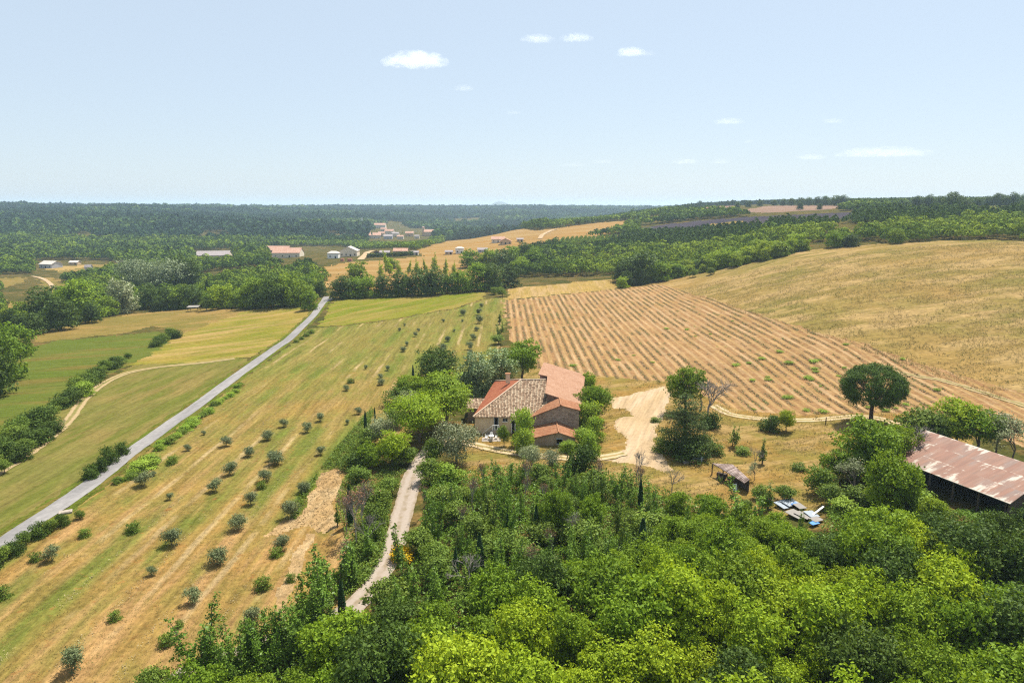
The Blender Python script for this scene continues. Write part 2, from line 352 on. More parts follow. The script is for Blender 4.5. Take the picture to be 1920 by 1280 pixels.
# clods of the bare earth
V = np.stack([GX, GY, GZ], -1).reshape(-1, 3)
nr, nc = GX.shape
idx = np.arange(nr*nc).reshape(nr, nc)
Fq = np.stack([idx[:-1, :-1], idx[:-1, 1:], idx[1:, 1:], idx[1:, :-1]], -1).reshape(-1, 4)
cx = V[Fq, 0].mean(1); cy = V[Fq, 1].mean(1)
jx = cx + (fbm(cx/3.5, cy/3.5, 31, 3) - .5)*np.clip(cy*.02, 1.2, 9); jy = cy + (fbm(cx/3.5, cy/3.5, 47, 3) - .5)*np.clip(cy*.02, 1.2, 9)
reg = np.zeros(len(Fq), int)
WPOLY = []
for k, (nm, mt, poly, far) in enumerate(REG):
    wp = dens(world_poly(dens(poly, 3)), 1); WPOLY.append(wp)
    a = np.array(wp); sel = np.where((jx > a[:, 0].min()) & (jx < a[:, 0].max()) & (jy > a[:, 1].min()) & (jy < a[:, 1].max()) & (jy < far))[0]
    reg[sel[inside(jx[sel], jy[sel], wp)]] = k + 1
def sub(fsel, name, mat):
    f = Fq[fsel]; u, inv = np.unique(f, return_inverse=True)
    m = np_mesh(name, V[u], inv.reshape(f.shape), mat, smooth=True)
    return tag(link(name, m), kind='structure')
sub(np.where(reg == 0)[0], 'ground', M['ground'])
for k, (nm, mt, poly, far) in enumerate(REG):
    s = np.where(reg == k + 1)[0]
    if len(s): sub(s, nm, M[mt])
def region_at(x, y):
    for k in range(len(REG)-1, -1, -1):
        if y < REG[k][3] and inside(np.array([x]), np.array([y]), WPOLY[k])[0]: return REG[k][0]
    return 'ground'

# ---------------------------------------------------------------- roads and tracks draped on the ground
def catmull(pts, n=14):
    q = []; p = [pts[0]] + list(pts) + [pts[-1]]
    for i in range(1, len(p)-2):
        for k in range(n):
            t = k/n; a, b, c, d = (np.array(v, float) for v in p[i-1:i+3])
            q.append(.5*((2*b) + (-a+c)*t + (2*a-5*b+4*c-d)*t*t + (-a+3*b-3*c+d)*t**3))
    q.append(np.array(p[-2], float)); return np.array(q)
def ribbon(name, pts, w, mat, lift=.05, rough=0., seed=1, label_kind='structure', n=14, cols=6):
    c = catmull(pts, n); d = np.gradient(c, axis=0); d /= np.linalg.norm(d, axis=1)[:, None] + 1e-9
    nrm = np.stack([-d[:, 1], d[:, 0]], -1); s = np.concatenate([[0], np.cumsum(np.linalg.norm(np.diff(c, axis=0), axis=1))])
    ww = np.asarray(w if hasattr(w, '__len__') else [w]*len(c), float)
    if len(ww) != len(c): ww = np.interp(np.linspace(0, 1, len(c)), np.linspace(0, 1, len(ww)), ww)
    L = ww/2 + (fbm(s/1.7, s*0+seed, seed, 3)-.5)*rough*2; Rr = ww/2 + (fbm(s/1.7, s*0+seed+9, seed+3, 3)-.5)*rough*2
    rows = []; uv = []
    for k in range(cols+1):
        o = -L + (L+Rr)*k/cols; xy = c + nrm*o[:, None]
        rows.append(np.stack([xy[:, 0], xy[:, 1], height(xy[:, 0], xy[:, 1]) + lift], -1)); uv.append(np.stack([o, s], -1))
    Vv = np.stack(rows, 1).reshape(-1, 3); U = np.stack(uv, 1).reshape(-1, 2); nn = len(c); id_ = np.arange(nn*(cols+1)).reshape(nn, cols+1)
    f = np.stack([id_[:-1, :-1], id_[:-1, 1:], id_[1:, 1:], id_[1:, :-1]], -1).reshape(-1, 4)[:, ::-1]
    a, b, c3 = Vv[f[0, 0]], Vv[f[0, 1]], Vv[f[0, 2]]
    if np.cross(b-a, c3-b)[2] < 0: f = f[:, ::-1]
    m = np_mesh(name, Vv, f, mat, uv=U[f.ravel()], smooth=True)
    return tag(link(name, m), kind=label_kind)
def track_mat(name, pale, mid, edge, half, rut=.55, gauge=.75):
    """two pale wheel ruts (u across, v along), grassy crown between them"""
    t = NT(name); uv = t.n('ShaderNodeUVMap', uv_map='uv').outputs[0]; p = t.pos()
    u = t.n('ShaderNodeSeparateXYZ', {0: uv}).outputs[0]
    wob = t.math('MULTIPLY', t.math('SUBTRACT', t.noise(p, .7, 3), .5), .9)
    d = t.math('ABSOLUTE', t.math('SUBTRACT', t.math('ABSOLUTE', t.math('ADD', u, wob)), gauge))
    f = t.ramp(d, [(rut*.45, 0.), (rut, 1.)])
    n = t.noise(p, 2.2, 6, .7); e = t.mix(t.ramp(t.noise(p, .9, 4), [(.4, 0.), (.6, 1.)]), c4(mid), c4(edge))
    col = t.mix(f, c4(pale), e)
    v = t.math('ADD', t.math('MULTIPLY', n, .5), .75)
    col = t.mix(1., col, t.n('ShaderNodeCombineColor', {0: v, 1: v, 2: v}).outputs[0], 'MULTIPLY')
    return t.out(t.bsdf(col, 1, 0, n, .4, .1))
t = NT('asphalt'); p = t.pos(); n = t.noise(p, 1.1, 6, .7); uv = t.n('ShaderNodeUVMap', uv_map='uv').outputs[0]
u = t.math('ABSOLUTE', t.n('ShaderNodeSeparateXYZ', {0: uv}).outputs[0])
ed = t.ramp(t.math('ADD', u, t.math('MULTIPLY', t.noise(p, .8, 4), .6)), [(.0, 0.), (.999, 0.), (1., 1.)])
big = t.ramp(t.noise(t.mapping(p, 0, (1, .15, 1)), .35, 5, .7), [(.40, (.170, .160, .155)), (.60, (.225, .21, .20))])
col = t.mix(1., big, t.ramp(n, [(.3, .8), (.7, 1.15)]), 'MULTIPLY')
M['asphalt'] = t.out(t.bsdf(col, .9, .2, n, .2, .02))
M['drive'] = track_mat('gravel_drive', (.285, .235, .19), (.26, .21, .165), (.21, .165, .11), 1.6, .62, .8)
M['twotrack'] = track_mat('two_track', (.40, .30, .185), (.25, .185, .08), (.18, .15, .048), 1.2, .5, .72)
M['meadowtrack'] = track_mat('meadow_track', (.30, .22, .12), (.19, .15, .06), (.145, .135, .042), 1.2, .5, .72)
road_px = [(-190,1150),(-60,1066),(0,1022),(60,981),(126,938),(200,884),(260,837),(330,787),(400,737),(470,686),(520,650),(556,622),(583,596),(598,577),(607,565),(612,556)]
ROAD = [tuple(P(*q)[:2]) for q in road_px]
ribbon('road', ROAD, [3.2, 3.2, 3.1, 3.1], M['asphalt'], .07, .10, 3)
ribbon('road', [tuple(P(*q)[:2]) for q in ((606,567),(616,562),(628,559))], 3.2, M['asphalt'], .11, .1, 4)
DRIVE = [tuple(P(*q)[:2]) for q in ((300,1305),(345,1268),(420,1238),(520,1200),(600,1180),(648,1148),(684,1118),(712,1078),(735,1038),(748,985),(762,935),(782,880),(802,850),(822,832),(850,822))]
ribbon('driveway', DRIVE, [2.8, 2.8, 2.8, 2.9, 3.1, 3.8, 3.4], M['drive'], .07, .30, 5)
ribbon('track', [tuple(P(*q)[:2]) for q in ((815,832),(850,826),(890,834),(940,845),(1000,854),(1060,859),(1120,859),(1170,850))], 2.6, M['twotrack'], .11, .35, 6)
ribbon('track', [tuple(P(*q)[:2]) for q in ((1338,760),(1365,775),(1400,782),(1460,787),(1530,787),(1600,781),(1640,783),(1672,792),(1700,806))], 2.7, M['twotrack'], .07, .35, 7)
ribbon('track', [tuple(P(*q)[:2]) for q in ((-40,905),(0,884),(60,846),(105,811),(135,780),(160,746),(200,716),(240,699),(300,688),(380,680),(440,672))], 2.4, M['meadowtrack'], .06, .35, 8)
ribbon('track', [tuple(P(*q)[:2]) for q in ((1640,690),(1760,712),(1840,735),(1990,780))], 2.2, M['meadowtrack'], .09, .8, 9)
_rc = catmull(ROAD, 6); _d = np.gradient(_rc, axis=0); _d /= np.linalg.norm(_d, axis=1)[:, None]; _n = np.stack([-_d[:, 1], _d[:, 0]], -1)
for _s, _k in ((1, 21), (-1, 22)):                      # rough grass verges
    ribbon('verge', [tuple(v) for v in (_rc + _n*_s*2.1)[::4]], 1.5, M['verge'], .05, 1.1, _k, n=10)
ribbon('track', [tuple(P(*q)[:2]) for q in ((60,518),(78,522),(92,530),(100,540))], 3., M['yard'], .25, .5, 10)
ribbon('road', [tuple(P(*q)[:2]) for q in ((1012,448),(1018,440),(1030,434),(1044,430))], 5., M['yard'], .4, .5, 12)
ribbon('road', [tuple(P(*q)[:2]) for q in ((676,487),(683,480),(690,473),(700,470))], 6., M['yard'], .3, .5, 13)
# ================================================================ VEGETATION: meshes shared by the copies
def unit(v): return v/(np.linalg.norm(v, axis=-1, keepdims=True) + 1e-9)
def leafquads(c, nrm, s, asp=.62, r=None, droop=0.):
    r = r or rng; n = len(c); q = r.normal(size=(n, 3)); t_ = unit(np.cross(nrm, q)); b_ = np.cross(nrm, t_)
    s = np.broadcast_to(np.asarray(s, float), (n,))[:, None]; w_ = s*asp
    V = np.stack([c + t_*s, c + b_*w_, c - t_*s, c - b_*w_], 1)
    if droop: V[:, 0, 2] -= droop*s[:, 0]
    return V.reshape(-1, 3), np.arange(n*4).reshape(n, 4)
def lobes_to_leaves(lobes, n, size, r, sub=16, tight=.30, up=.35, rnd=.75, bias=.15, asp=.62, inner=.12):
    """lobes: (x,y,z,rx,ry,rz) ellipsoids; leaf clusters sit in little bunches on their surfaces"""
    L = np.array(lobes, float); wgt = (L[:, 3]*L[:, 4])**1.0; wgt /= wgt.sum()
    cen = np.average(L[:, :3], axis=0, weights=wgt)
    C = []; N = []; inner = inner*.6
    for k in range(len(L)):
        m = max(4, int(n*wgt[k])); ns = max(3, int(sub))
        d = unit(r.normal(size=(ns, 3)) + np.array([0, 0, bias])); sc = L[k, :3] + d*L[k, 3:6]*r.uniform(.64, 1.16, (ns, 1))
        pick = r.integers(0, ns, m); jit = r.normal(size=(m, 3))*L[k, 3:6]*tight*np.array([1, 1, .8])
        c = sc[pick] + jit
        ins = r.random(m) < inner; c[ins] = L[k, :3] + r.normal(size=(ins.sum(), 3))*L[k, 3:6]*.45
        C.append(c); N.append(unit(c - (cen*.5 + L[k, :3]*.5)))
    C = np.concatenate(C); N = np.concatenate(N)
    nr_ = unit(N*.7 + np.array([0, 0, up]) + r.normal(size=N.shape)*rnd)
    return leafquads(C, nr_, size*r.uniform(.6, 1.25, len(C)), asp, r)
def limb(mb, p, q, r0, r1, r, seg=3, wob=.12, n=5):
    p, q = np.array(p, float), np.array(q, float); L = np.linalg.norm(q-p); last = p; lr = r0
    for k in range(1, seg+1):
        f = k/seg; c = p + (q-p)*f + (r.normal(size=3)*wob*L*.35 if k < seg else 0); rr = r0 + (r1-r0)*f
        mb.bar(last, c, lr, rr, n); last = c; lr = rr
def leaf_mat(name, a, b, tr=.35, trc=None, spec=.10, var=.6, rough=.6):
    t = NT(name); oi = t.n('ShaderNodeObjectInfo'); g = t.n('ShaderNodeNewGeometry')
    f = t.math('ADD', t.math('MULTIPLY', oi.outputs['Random'], .6), t.math('MULTIPLY', t.math('SUBTRACT', g.outputs['Random Per Island'], .3), .55))
    col = t.mix(t.n('ShaderNodeClamp', {0: f}).outputs[0], c4(a), c4(b))
    r2 = t.math('FRACT', t.math('MULTIPLY', oi.outputs['Random'], 7.31))
    v = t.math('ADD', t.math('MULTIPLY', t.math('ADD', r2, g.outputs['Random Per Island']), var*.5), 1 - var*.45)
    col = t.mix(1., col, t.n('ShaderNodeCombineColor', {0: v, 1: v, 2: v}).outputs[0], 'MULTIPLY')
    d = t.n('ShaderNodeBsdfPrincipled', {'Base Color': col, 'Roughness': rough, 'Specular IOR Level': spec}).outputs[0]
    tc = t.mix(1., col, c4(trc or (1.35, 1.25, .5)), 'MULTIPLY')
    tl = t.n('ShaderNodeBsdfTranslucent', {0: tc}).outputs[0]
    return t.out(t.n('ShaderNodeMixShader', {0: tr, 1: d, 2: tl}).outputs[0])
LM = {}
LM['oak'] = leaf_mat('oak_leaves', (.112, .190, .012), (.200, .275, .018), 0.28)
LM['lime'] = leaf_mat('light_green_leaves', (.185, .275, .012), (.275, .335, .018), 0.29)
LM['dark'] = leaf_mat('dark_oak_leaves', (.050, .088, .014), (.085, .130, .018), 0.21)
LM['shrub'] = leaf_mat('shrub_leaves', (.100, .160, .022), (.165, .220, .032), 0.25)
LM['ivy'] = leaf_mat('climber_leaves', (.085, .158, .018), (.142, .222, .026), 0.24, spec=.10, rough=.4)
LM['olive'] = leaf_mat('olive_leaves', (.190, .220, .100), (.28, .29, .145), 0.15, (1.1, 1.1, .8), .3)
LM['oliveb'] = leaf_mat('young_olive_leaves', (.115, .148, .055), (.175, .20, .082), 0.15, (1.1, 1.1, .8), .25)
LM['plane'] = leaf_mat('plane_tree_leaves', (.085, .150, .030), (.32, .37, .17), 0.17, (1.1, 1.15, .8), .45, .9)
LM['cypress'] = leaf_mat('cypress_leaves', (0.020, 0.052, 0.014), (0.035, 0.075, 0.020), 0.07, spec=.10)
LM['pine'] = leaf_mat('pine_needles', (.062, .100, .022), (.100, .135, .034), 0.13, spec=.10)
LM['upine'] = leaf_mat('umbrella_pine_needles', (.050, .098, .012), (.085, .132, .015), 0.14, spec=.10)
LM['willow'] = leaf_mat('willow_leaves', (.150, .190, .085), (.21, .25, .12), 0.17, (1.1, 1.1, .8), .3)
LM['vine'] = leaf_mat('vine_leaves', (0.167, 0.268, 0.023), (0.290, 0.377, 0.051), 0.28, spec=.10)
LM['broom'] = leaf_mat('broom_flowers', (.62, .40, .008), (.72, .48, .012), 0.14, (1, 1, .4), .1, .3)
LM['redleaf'] = leaf_mat('dry_red_leaves', (.15, .075, .040), (.21, .115, .060), 0.14, (1.1, 1, .8), .1)
LM['purple'] = leaf_mat('purple_leaves', (.030, .014, .020), (.045, .020, .026), 0.07, (1.1, .8, .9), .2)
def bark_mat(name, a, b, sc=6):
    t = NT(name); p = t.n('ShaderNodeTexCoord').outputs['Object']; n = t.noise(t.mapping(p, 0, (1, 1, .2)), sc, 5, .7)
    return t.out(t.bsdf(t.mix(t.ramp(n, [(.35, 0.), (.65, 1.)]), c4(a), c4(b)), .95, .1, n, .6, .03))
BARK = bark_mat('bark', (.085, .065, .048), (.17, .135, .10)); BARKG = bark_mat('grey_dead_wood', (.17, .15, .135), (.30, .265, .235))
BARKP = bark_mat('pine_bark', (.060, .042, .034), (.125, .085, .062))
PROTO = {}     # kind -> [(crown mesh, trunk mesh)]
def reg_proto(kind, crown, trunk): PROTO.setdefault(kind, []).append((crown, trunk))
def mesh_of(mb, name, mat):
    m = bpy.data.meshes.new(name); m.from_pydata(mb.v, [], mb.f); m.materials.append(mat); m.update(); return m
def broadleaf(kind, seed, H, Rc, n, size, mat, lob=11, squash=.80, base=.28, trunk_r=None, bark=None, sub=16, tight=.27, flat=1., up=.4, rnd=.75, lean=0.):
    r = np.random.default_rng(seed); zc = H*(base + 1)/2; hz = H*(1-base)/2
    L = []
    for k in range(lob):
        d = unit(r.normal(size=3)); d[2] = d[2]*.9 + .15; f = r.uniform(.42, .72); rr = Rc*r.uniform(.34, .52)
        c = np.array([d[0]*Rc*f, d[1]*Rc*f, zc + d[2]*hz*f]); rz = min(rr*flat, H - c[2]) if H - c[2] > .3 else rr*.5
        L.append((c[0] + lean*c[2], c[1], c[2], rr, rr, max(rz, rr*.45)*squash))
    L.append((lean*zc, 0, zc, Rc*.55, Rc*.55, hz*.62))
    if base < .05:                           # foliage down to the ground
        for k in range(7):
            a = 6.283*k/7 + r.normal()*.2; q = Rc*r.uniform(.45, .72); L.append((math.cos(a)*q, math.sin(a)*q, H*r.uniform(.12, .2), Rc*.42, Rc*.42, H*.14))
        n = int(n*1.2)
    V, Fq_ = lobes_to_leaves(L, n, size, r, sub, tight, up, rnd)
    V[:, 2] = np.maximum(V[:, 2], H*.04)
    mb = MB(); tr_ = trunk_r or H*.022
    limb(mb, (0, 0, -.4), (lean*H*.4 + r.normal()*.1, r.normal()*.1, H*.45), tr_*1.25, tr_*.7, r, 4, .06, 7)
    for k in range(min(7, lob)):
        c = L[k]; limb(mb, (lean*H*.3, 0, H*(.2 + .04*k)), (c[0], c[1], c[2]), tr_*.55, tr_*.14, r, 3)
    reg_proto(kind, np_mesh(kind + '_crown', V, Fq_, mat), mesh_of(mb, kind + '_trunk', bark or BARK))
for s in range(4): broadleaf('oak', 100+s, 8.0, 3.3 + .25*(s % 2), 8600, .165, LM['oak'], 15 + s, base=.06, sub=30, tight=.155)
for s in range(3): broadleaf('lime', 120+s, 8.0, 3.5, 8600, .165, LM['lime'], 15 + s, base=.08, sub=30, tight=.155)
for s in range(3): broadleaf('dark', 140+s, 9.0, 3.8, 9200, .17, LM['dark'], 15 + s, base=.03, sub=30, tight=.16)
for s in range(3): broadleaf('shrub', 160+s, 2.6, 1.7, 1500, .13, LM['shrub'], 8, base=.02)
for s in range(3): broadleaf('bush', 170+s, 4.2, 2.3, 2800, .16, LM['shrub'], 10, base=.08)
for s in range(3): broadleaf('darkbush', 176+s, 3.6, 2.6, 2600, .17, LM['dark'], 10, base=.02)
for s in range(2): broadleaf('ivybush', 182+s, 3.4, 2.3, 2600, .16, LM['vine'], 11, base=.02, up=.7)
for s in range(4): broadleaf('youngolive', 190+s, 2.7, 1.45, 2600, .095, LM['oliveb'], 10, base=.06, sub=24, tight=.24, squash=.95)
for s in range(2): broadleaf('olivetree', 200+s, 6.4, 2.9, 5200, .13, LM['olive'], 14, base=.06, sub=22, tight=.32)
for s in range(2): broadleaf('plane', 210+s, 9.6, 3.9, 7600, .20, LM['plane'], 18, base=.04, sub=30, tight=.17)
for s in range(2): broadleaf('linden', 215+s, 9.5, 5.0, 8200, .19, LM['lime'], 20, base=.16, flat=.62, up=.9, rnd=.6, squash=.7)
broadleaf('walnut', 218, 9.5, 4.6, 7600, .19, LM['oak'], 20, base=.10, flat=.62, up=.9, rnd=.6, squash=.7)
for s in range(2): broadleaf('broom', 221+s, 1.6, 1.5, 2600, .10, LM['broom'], 9, base=.05)
def slender(kind, seed, H, Rc, n, size, mat, stems=3, ivy=False):
    r = np.random.default_rng(seed); L = []; mb = MB()
    for k in range(stems):
        bx, by = r.normal(size=2)*Rc*.6; h = H*r.uniform(.6, 1.) if k else H; tx, ty = bx + r.normal()*Rc*.5, by + r.normal()*Rc*.5
        limb(mb, (bx*.3, by*.3, -.3), (tx, ty, h), .09, .02, r, 5, .04)
        m = 9
        for j in range(m):
            f = .12 + .88*j/(m-1) if ivy else .22 + .78*j/(m-1); rr = Rc*(.62 - .42*f)*r.uniform(.7, 1.3)
            L.append((bx*.3 + (tx - bx*.3)*f + r.normal()*Rc*.22*(1-f), by*.3 + (ty-by*.3)*f + r.normal()*Rc*.22*(1-f), h*f, rr, rr, h*.075))
    V, Fq_ = lobes_to_leaves(L, n, size, r, 9, .36, .25, .8)
    reg_proto(kind, np_mesh(kind + '_crown', V, Fq_, mat), mesh_of(mb, kind + '_trunk', BARK))
broadleaf('weed', 228, 1.2, 1.0, 700, .09, LM['vine'], 7, base=.05)
for s in range(4): slender('slender', 230+s, 7.0, 1.35, 1900, .15, LM['ivy'], 2 + s % 3)
for s in range(2): slender('ivypole', 240+s, 8.0, .75, 1700, .13, LM['cypress'], 1, True)
for s in range(3): slender('thin', 246+s, 5.0, .8, 700, .14, LM['shrub'], 2)
def conif(kind, seed, H, Rb, n, size, mat, whorls=11, per=7, base=.12, bark=None, bulge=.6):
    r = np.random.default_rng(seed); mb = MB(); L = []
    limb(mb, (0, 0, -.3), (0, 0, H*.97), H*.026, H*.004, r, 5, .02, 7)
    for k in range(whorls):
        f = base + (1-base)*k/(whorls-1); rad = Rb*((1-f)**bulge)*min(1., .55 + 1.2*(f-base)/.3) + .12
        for j in range(per):
            a = 2*math.pi*(j + .5*(k % 2))/per + r.normal()*.25; q = rad*r.uniform(.7, 1.12); z0 = H*f
            e = (math.cos(a)*q, math.sin(a)*q, z0 + q*.12); limb(mb, (0, 0, z0 - q*.1), e, H*.006, H*.002, r, 2, .08, 4)
            for g in (.45, .75, 1.):
                L.append((e[0]*g, e[1]*g, z0 - q*.1 + (e[2]-z0+q*.1)*g, q*.24 + .1, q*.24 + .1, q*.15 + .12))
    V, Fq_ = lobes_to_leaves(L, n, size, r, 6, .42, .35, .8, .2, .3)
    reg_proto(kind, np_mesh(kind + '_crown', V, Fq_, mat), mesh_of(mb, kind + '_trunk', bark or BARKP))
for s in range(2): conif('pine', 260+s, 12.0, 4.3, 13000, .19, LM['pine'], base=.05)
def cypress(kind, seed, H, Rc, n, size, mat):
    r = np.random.default_rng(seed); f = r.random(n)**.85; th = r.random(n)*2*math.pi
    rad = Rc*np.sin(np.clip(f*.92 + .08, 0, 1)*math.pi)**.6*(1 - f*.55)*(1 + .22*(fbm(th*2.2, f*14, seed, 2) - .5)*2)
    q = np.sqrt(r.random(n)*.4 + .6); c = np.stack([np.cos(th)*rad*q, np.sin(th)*rad*q, H*(.03 + .97*f)], -1)
    nr_ = unit(np.stack([np.cos(th), np.sin(th), .5*np.ones(n)], -1) + r.normal(size=(n, 3))*.5)
    V, Fq_ = leafquads(c, nr_, size*r.uniform(.7, 1.3, n), .5, r); mb = MB(); mb.bar((0, 0, -.3), (0, 0, H*.8), .14, .03)
    reg_proto(kind, np_mesh(kind + '_crown', V, Fq_, mat), mesh_of(mb, kind + '_trunk', BARK))
for s in range(2): cypress('cypress', 270+s, 7.0, .62, 3200, .13, LM['cypress'])
def umbrella(seed=280, H=11.2, Rc=5.3):
    r = np.random.default_rng(seed); mb = MB(); L = []; tips = []
    limb(mb, (0, 0, -.3), (.15, .1, 3.2), .42, .34, r, 4, .02, 9)
    for k in range(13):
        a = 2*math.pi*k/13 + r.normal()*.15; e = r.uniform(.5, .85)*Rc; z = 6.2 + (1-(e/Rc)**2)*2.8
        q = (math.cos(a)*e, math.sin(a)*e, z); mid = (q[0]*.42 + .1, q[1]*.42, 3.2 + (z-3.2)*.52)
        limb(mb, (.15, .1, 2.6 + .08*k), mid, .17, .11, r, 3, .06); limb(mb, mid, q, .11, .04, r, 3, .08)
        for g in range(5):
            a2 = a + r.normal()*.35; e2 = min(Rc*.95, e + r.uniform(-.3, 1.) *Rc*.3); z2 = 6.0 + (1-(e2/Rc)**2)*3.2
            q2 = (math.cos(a2)*e2, math.sin(a2)*e2, z2); limb(mb, mid, q2, .05, .015, r, 3, .07, 4)
    while len(L) < 190:
        d = unit(r.normal(size=3)); z = 7.1 + d[2]*(3.9 if d[2] > 0 else 3.5); e = math.hypot(d[0], d[1])*Rc*r.uniform(.86, .99)
        if d[2] < 0 and math.hypot(d[0], d[1]) < .62: continue
        a = math.atan2(d[1], d[0]); L.append((math.cos(a)*e, math.sin(a)*e, z - .3, .8, .8, .62))
    V, Fq_ = lobes_to_leaves(L, 46000, .17, r, 14, .36, .5, .7, .2, .35)
    reg_proto('umbrella', np_mesh('umbrella_crown', V, Fq_, LM['upine']), mesh_of(mb, 'umbrella_trunk', BARKP))
umbrella()
def deadtree(kind, seed, H, spread, mat, levels=4, r0=.14, red=0, kids=3, leafmat=None):
    r = np.random.default_rng(seed); mb = MB(); tips = []
    def grow(p, d, L, rad, lv):
        q = p + d*L; mid = (p+q)/2 + r.normal(size=3)*L*.06; mb.bar(p, mid, rad, rad*.8, 5); mb.bar(mid, q, rad*.8, rad*.62, 5)
        if lv == 0: tips.append(q); return
        for k in range(kids + (lv > 1)):
            nd = unit(d + r.normal(size=3)*spread + np.array([0, 0, .12])); grow(q if k else mid*.3+q*.7, nd, L*r.uniform(.55, .8), rad*.58, lv-1)
    grow(np.array([0, 0, -.2]), np.array([0, 0, 1.]), H*.33, r0, levels)
    crown = None
    if red:
        T = np.array(tips); c = T[r.integers(0, len(T), red)] + r.normal(size=(red, 3))*.22
        V, Fq_ = leafquads(c, unit(r.normal(size=(red, 3))), .10*r.uniform(.6, 1.3, red), .6, r); crown = np_mesh(kind + '_crown', V, Fq_, leafmat or LM['redleaf'])
    reg_proto(kind, crown, mesh_of(mb, kind + '_branches', mat))
for s in range(3): deadtree('dead', 290+s, 6.5, .42, BARKG, 4, .11)
for s in range(2): deadtree('spindly', 296+s, 8.0, .20, BARKG, 4, .07, 260)
for s in range(2): deadtree('sparse', 300+s, 7.0, .40, BARK, 4, .12, 1500, leafmat=LM['olive'])
# lighter meshes for trees hundreds of metres off
for s in range(5): broadleaf('far_oak', 310+s, 9.0, 4.0 + .3*(s % 3), 3200, .30, LM['oak'], 13, base=.0, sub=20, tight=.2)
for s in range(3): broadleaf('far_lime', 320+s, 8.5, 3.8, 3200, .30, LM['lime'], 13, base=.0, sub=20, tight=.2)
for s in range(4): broadleaf('far_dark', 330+s, 10.0, 4.4, 3200, .30, LM['dark'], 14, base=.0, sub=20, tight=.2)
for s in range(2): broadleaf('far_willow', 340+s, 15.0, 8.5, 5200, .36, LM['willow'], 20, base=.10, sub=14)
for s in range(2): broadleaf('far_grey', 344+s, 10.0, 4.4, 3200, .30, LM['olive'], 14, base=.0, sub=20, tight=.2)
for s in range(2): conif('far_pine', 350+s, 11.0, 3.4, 1700, .5, LM['pine'], 8, 6)
for s in range(2): cypress('far_poplar', 356+s, 14.0, 1.6, 700, .55, LM['dark'])
for s in range(2): slender('far_sapling', 360+s, 8.0, 2.3, 700, .36, LM['lime'], 3)
broadleaf('far_purple', 366, 6.0, 3.4, 900, .42, LM['purple'], 9, base=.08)

NICE = {'oak': 'oak_tree', 'lime': 'oak_tree', 'dark': 'evergreen_oak', 'shrub': 'shrub', 'bush': 'bush', 'darkbush': 'bush', 'ivybush': 'climbing_vine', 'youngolive': 'young_olive_tree',
        'olivetree': 'olive_tree', 'plane': 'plane_tree', 'linden': 'linden_tree', 'walnut': 'walnut_tree', 'broom': 'broom_bush', 'weed': 'weed_clump', 'slender': 'young_tree', 'ivypole': 'cypress_tree', 'thin': 'sapling',
        'pine': 'pine_tree', 'cypress': 'cypress_tree', 'umbrella': 'umbrella_pine', 'dead': 'dead_tree', 'spindly': 'dying_tree', 'sparse': 'sparse_tree', 'far_oak': 'oak_tree', 'far_lime': 'oak_tree',
        'far_dark': 'evergreen_oak', 'far_willow': 'willow_tree', 'far_grey': 'grey_leaved_tree', 'far_pine': 'pine_tree', 'far_poplar': 'poplar_tree', 'far_sapling': 'orchard_tree', 'far_purple': 'plum_tree'}
CAT = {'shrub': 'shrub', 'bush': 'bush', 'darkbush': 'bush', 'ivybush': 'climbing plant', 'broom': 'bush', 'weed': 'weed'}
TREES = []
_pi = {}
def tree(kind, loc, h=None, label=None, group=None, wide=1., rot=None, variant=None, name=None, cat=None, sink=.05):
    ps = PROTO[kind]; k = _pi.get(kind, 0) if variant is None else variant; _pi[kind] = k + 1; crown, trunk = ps[k % len(ps)]
    key = crown or trunk; H0 = key.get('h')
    if H0 is None:
        co = np.empty(len(key.vertices)*3, np.float32); key.vertices.foreach_get('co', co); H0 = float(np.percentile(co.reshape(-1, 3)[:, 2], 99.5)); key['h'] = H0
    s = (h/H0) if h else random.uniform(.85, 1.15)
    e = empty(name or NICE[kind], (loc[0], loc[1], loc[2] - sink), label or 'green tree', cat or CAT.get(kind, 'tree'), rot if rot is not None else random.uniform(0, 6.28), group)
    e.scale = (s*wide, s*wide, s)
    if crown: link('crown' if CAT.get(kind) is None else 'foliage', crown, e)
    if trunk: link('trunk' if CAT.get(kind) is None else 'stems', trunk, e)
    TREES.append((loc[0], loc[1], s)); return e
# ================================================================ PLACING THE PLANTS
def dep(p): return math.atan2(CAM_H - p.z, p.y)
def T(kind, px, py, hpx, label, group=None, **k):
    p = P(px, py); return tree(kind, p, hpx*mpp(p)/max(.55, math.cos(dep(p))), label, group, **k)
G1 = 'young olive trees in the grove'
for i, (px, py, h) in enumerate([(97,1050,28),(321,1021,32),(407,1057,32),(285,1077,18),(362,1130,28),(140,1255,44),(447,993,30),(271,911,28),(425,836,20),(431,890,26),(469,855,20),
    (405,921,25),(319,936,14),(470,945,26),(502,825,20),(531,800,17),(576,810,20),(601,789,18),(520,870,26),(495,902,24),(602,852,18),(547,970,34),(569,922,22),(650,732,12),(672,776,14),(652,795,11),
    (714,721,13),(714,709,10),(686,692,9),(727,694,11),(868,591,13),(902,576,9),(898,590,13),(900,606,17),(894,620,9),(887,637,13),(881,655,16),(881,668,14),(839,640,12),(832,661,19),(831,604,7),
    (759,611,6),(749,620,7),(784,621,7),(779,631,10),(763,648,10),(756,659,11),(852,622,6),(867,604,6),(527,1032,30),(472,1165,28),(352,844,13),(382,815,9),(512,862,20),(287,892,10)]):
    T('youngolive', px, py, h*.9, 'grey-green young olive tree growing in the grassy olive grove', G1, wide=random.uniform(.95, 1.15))
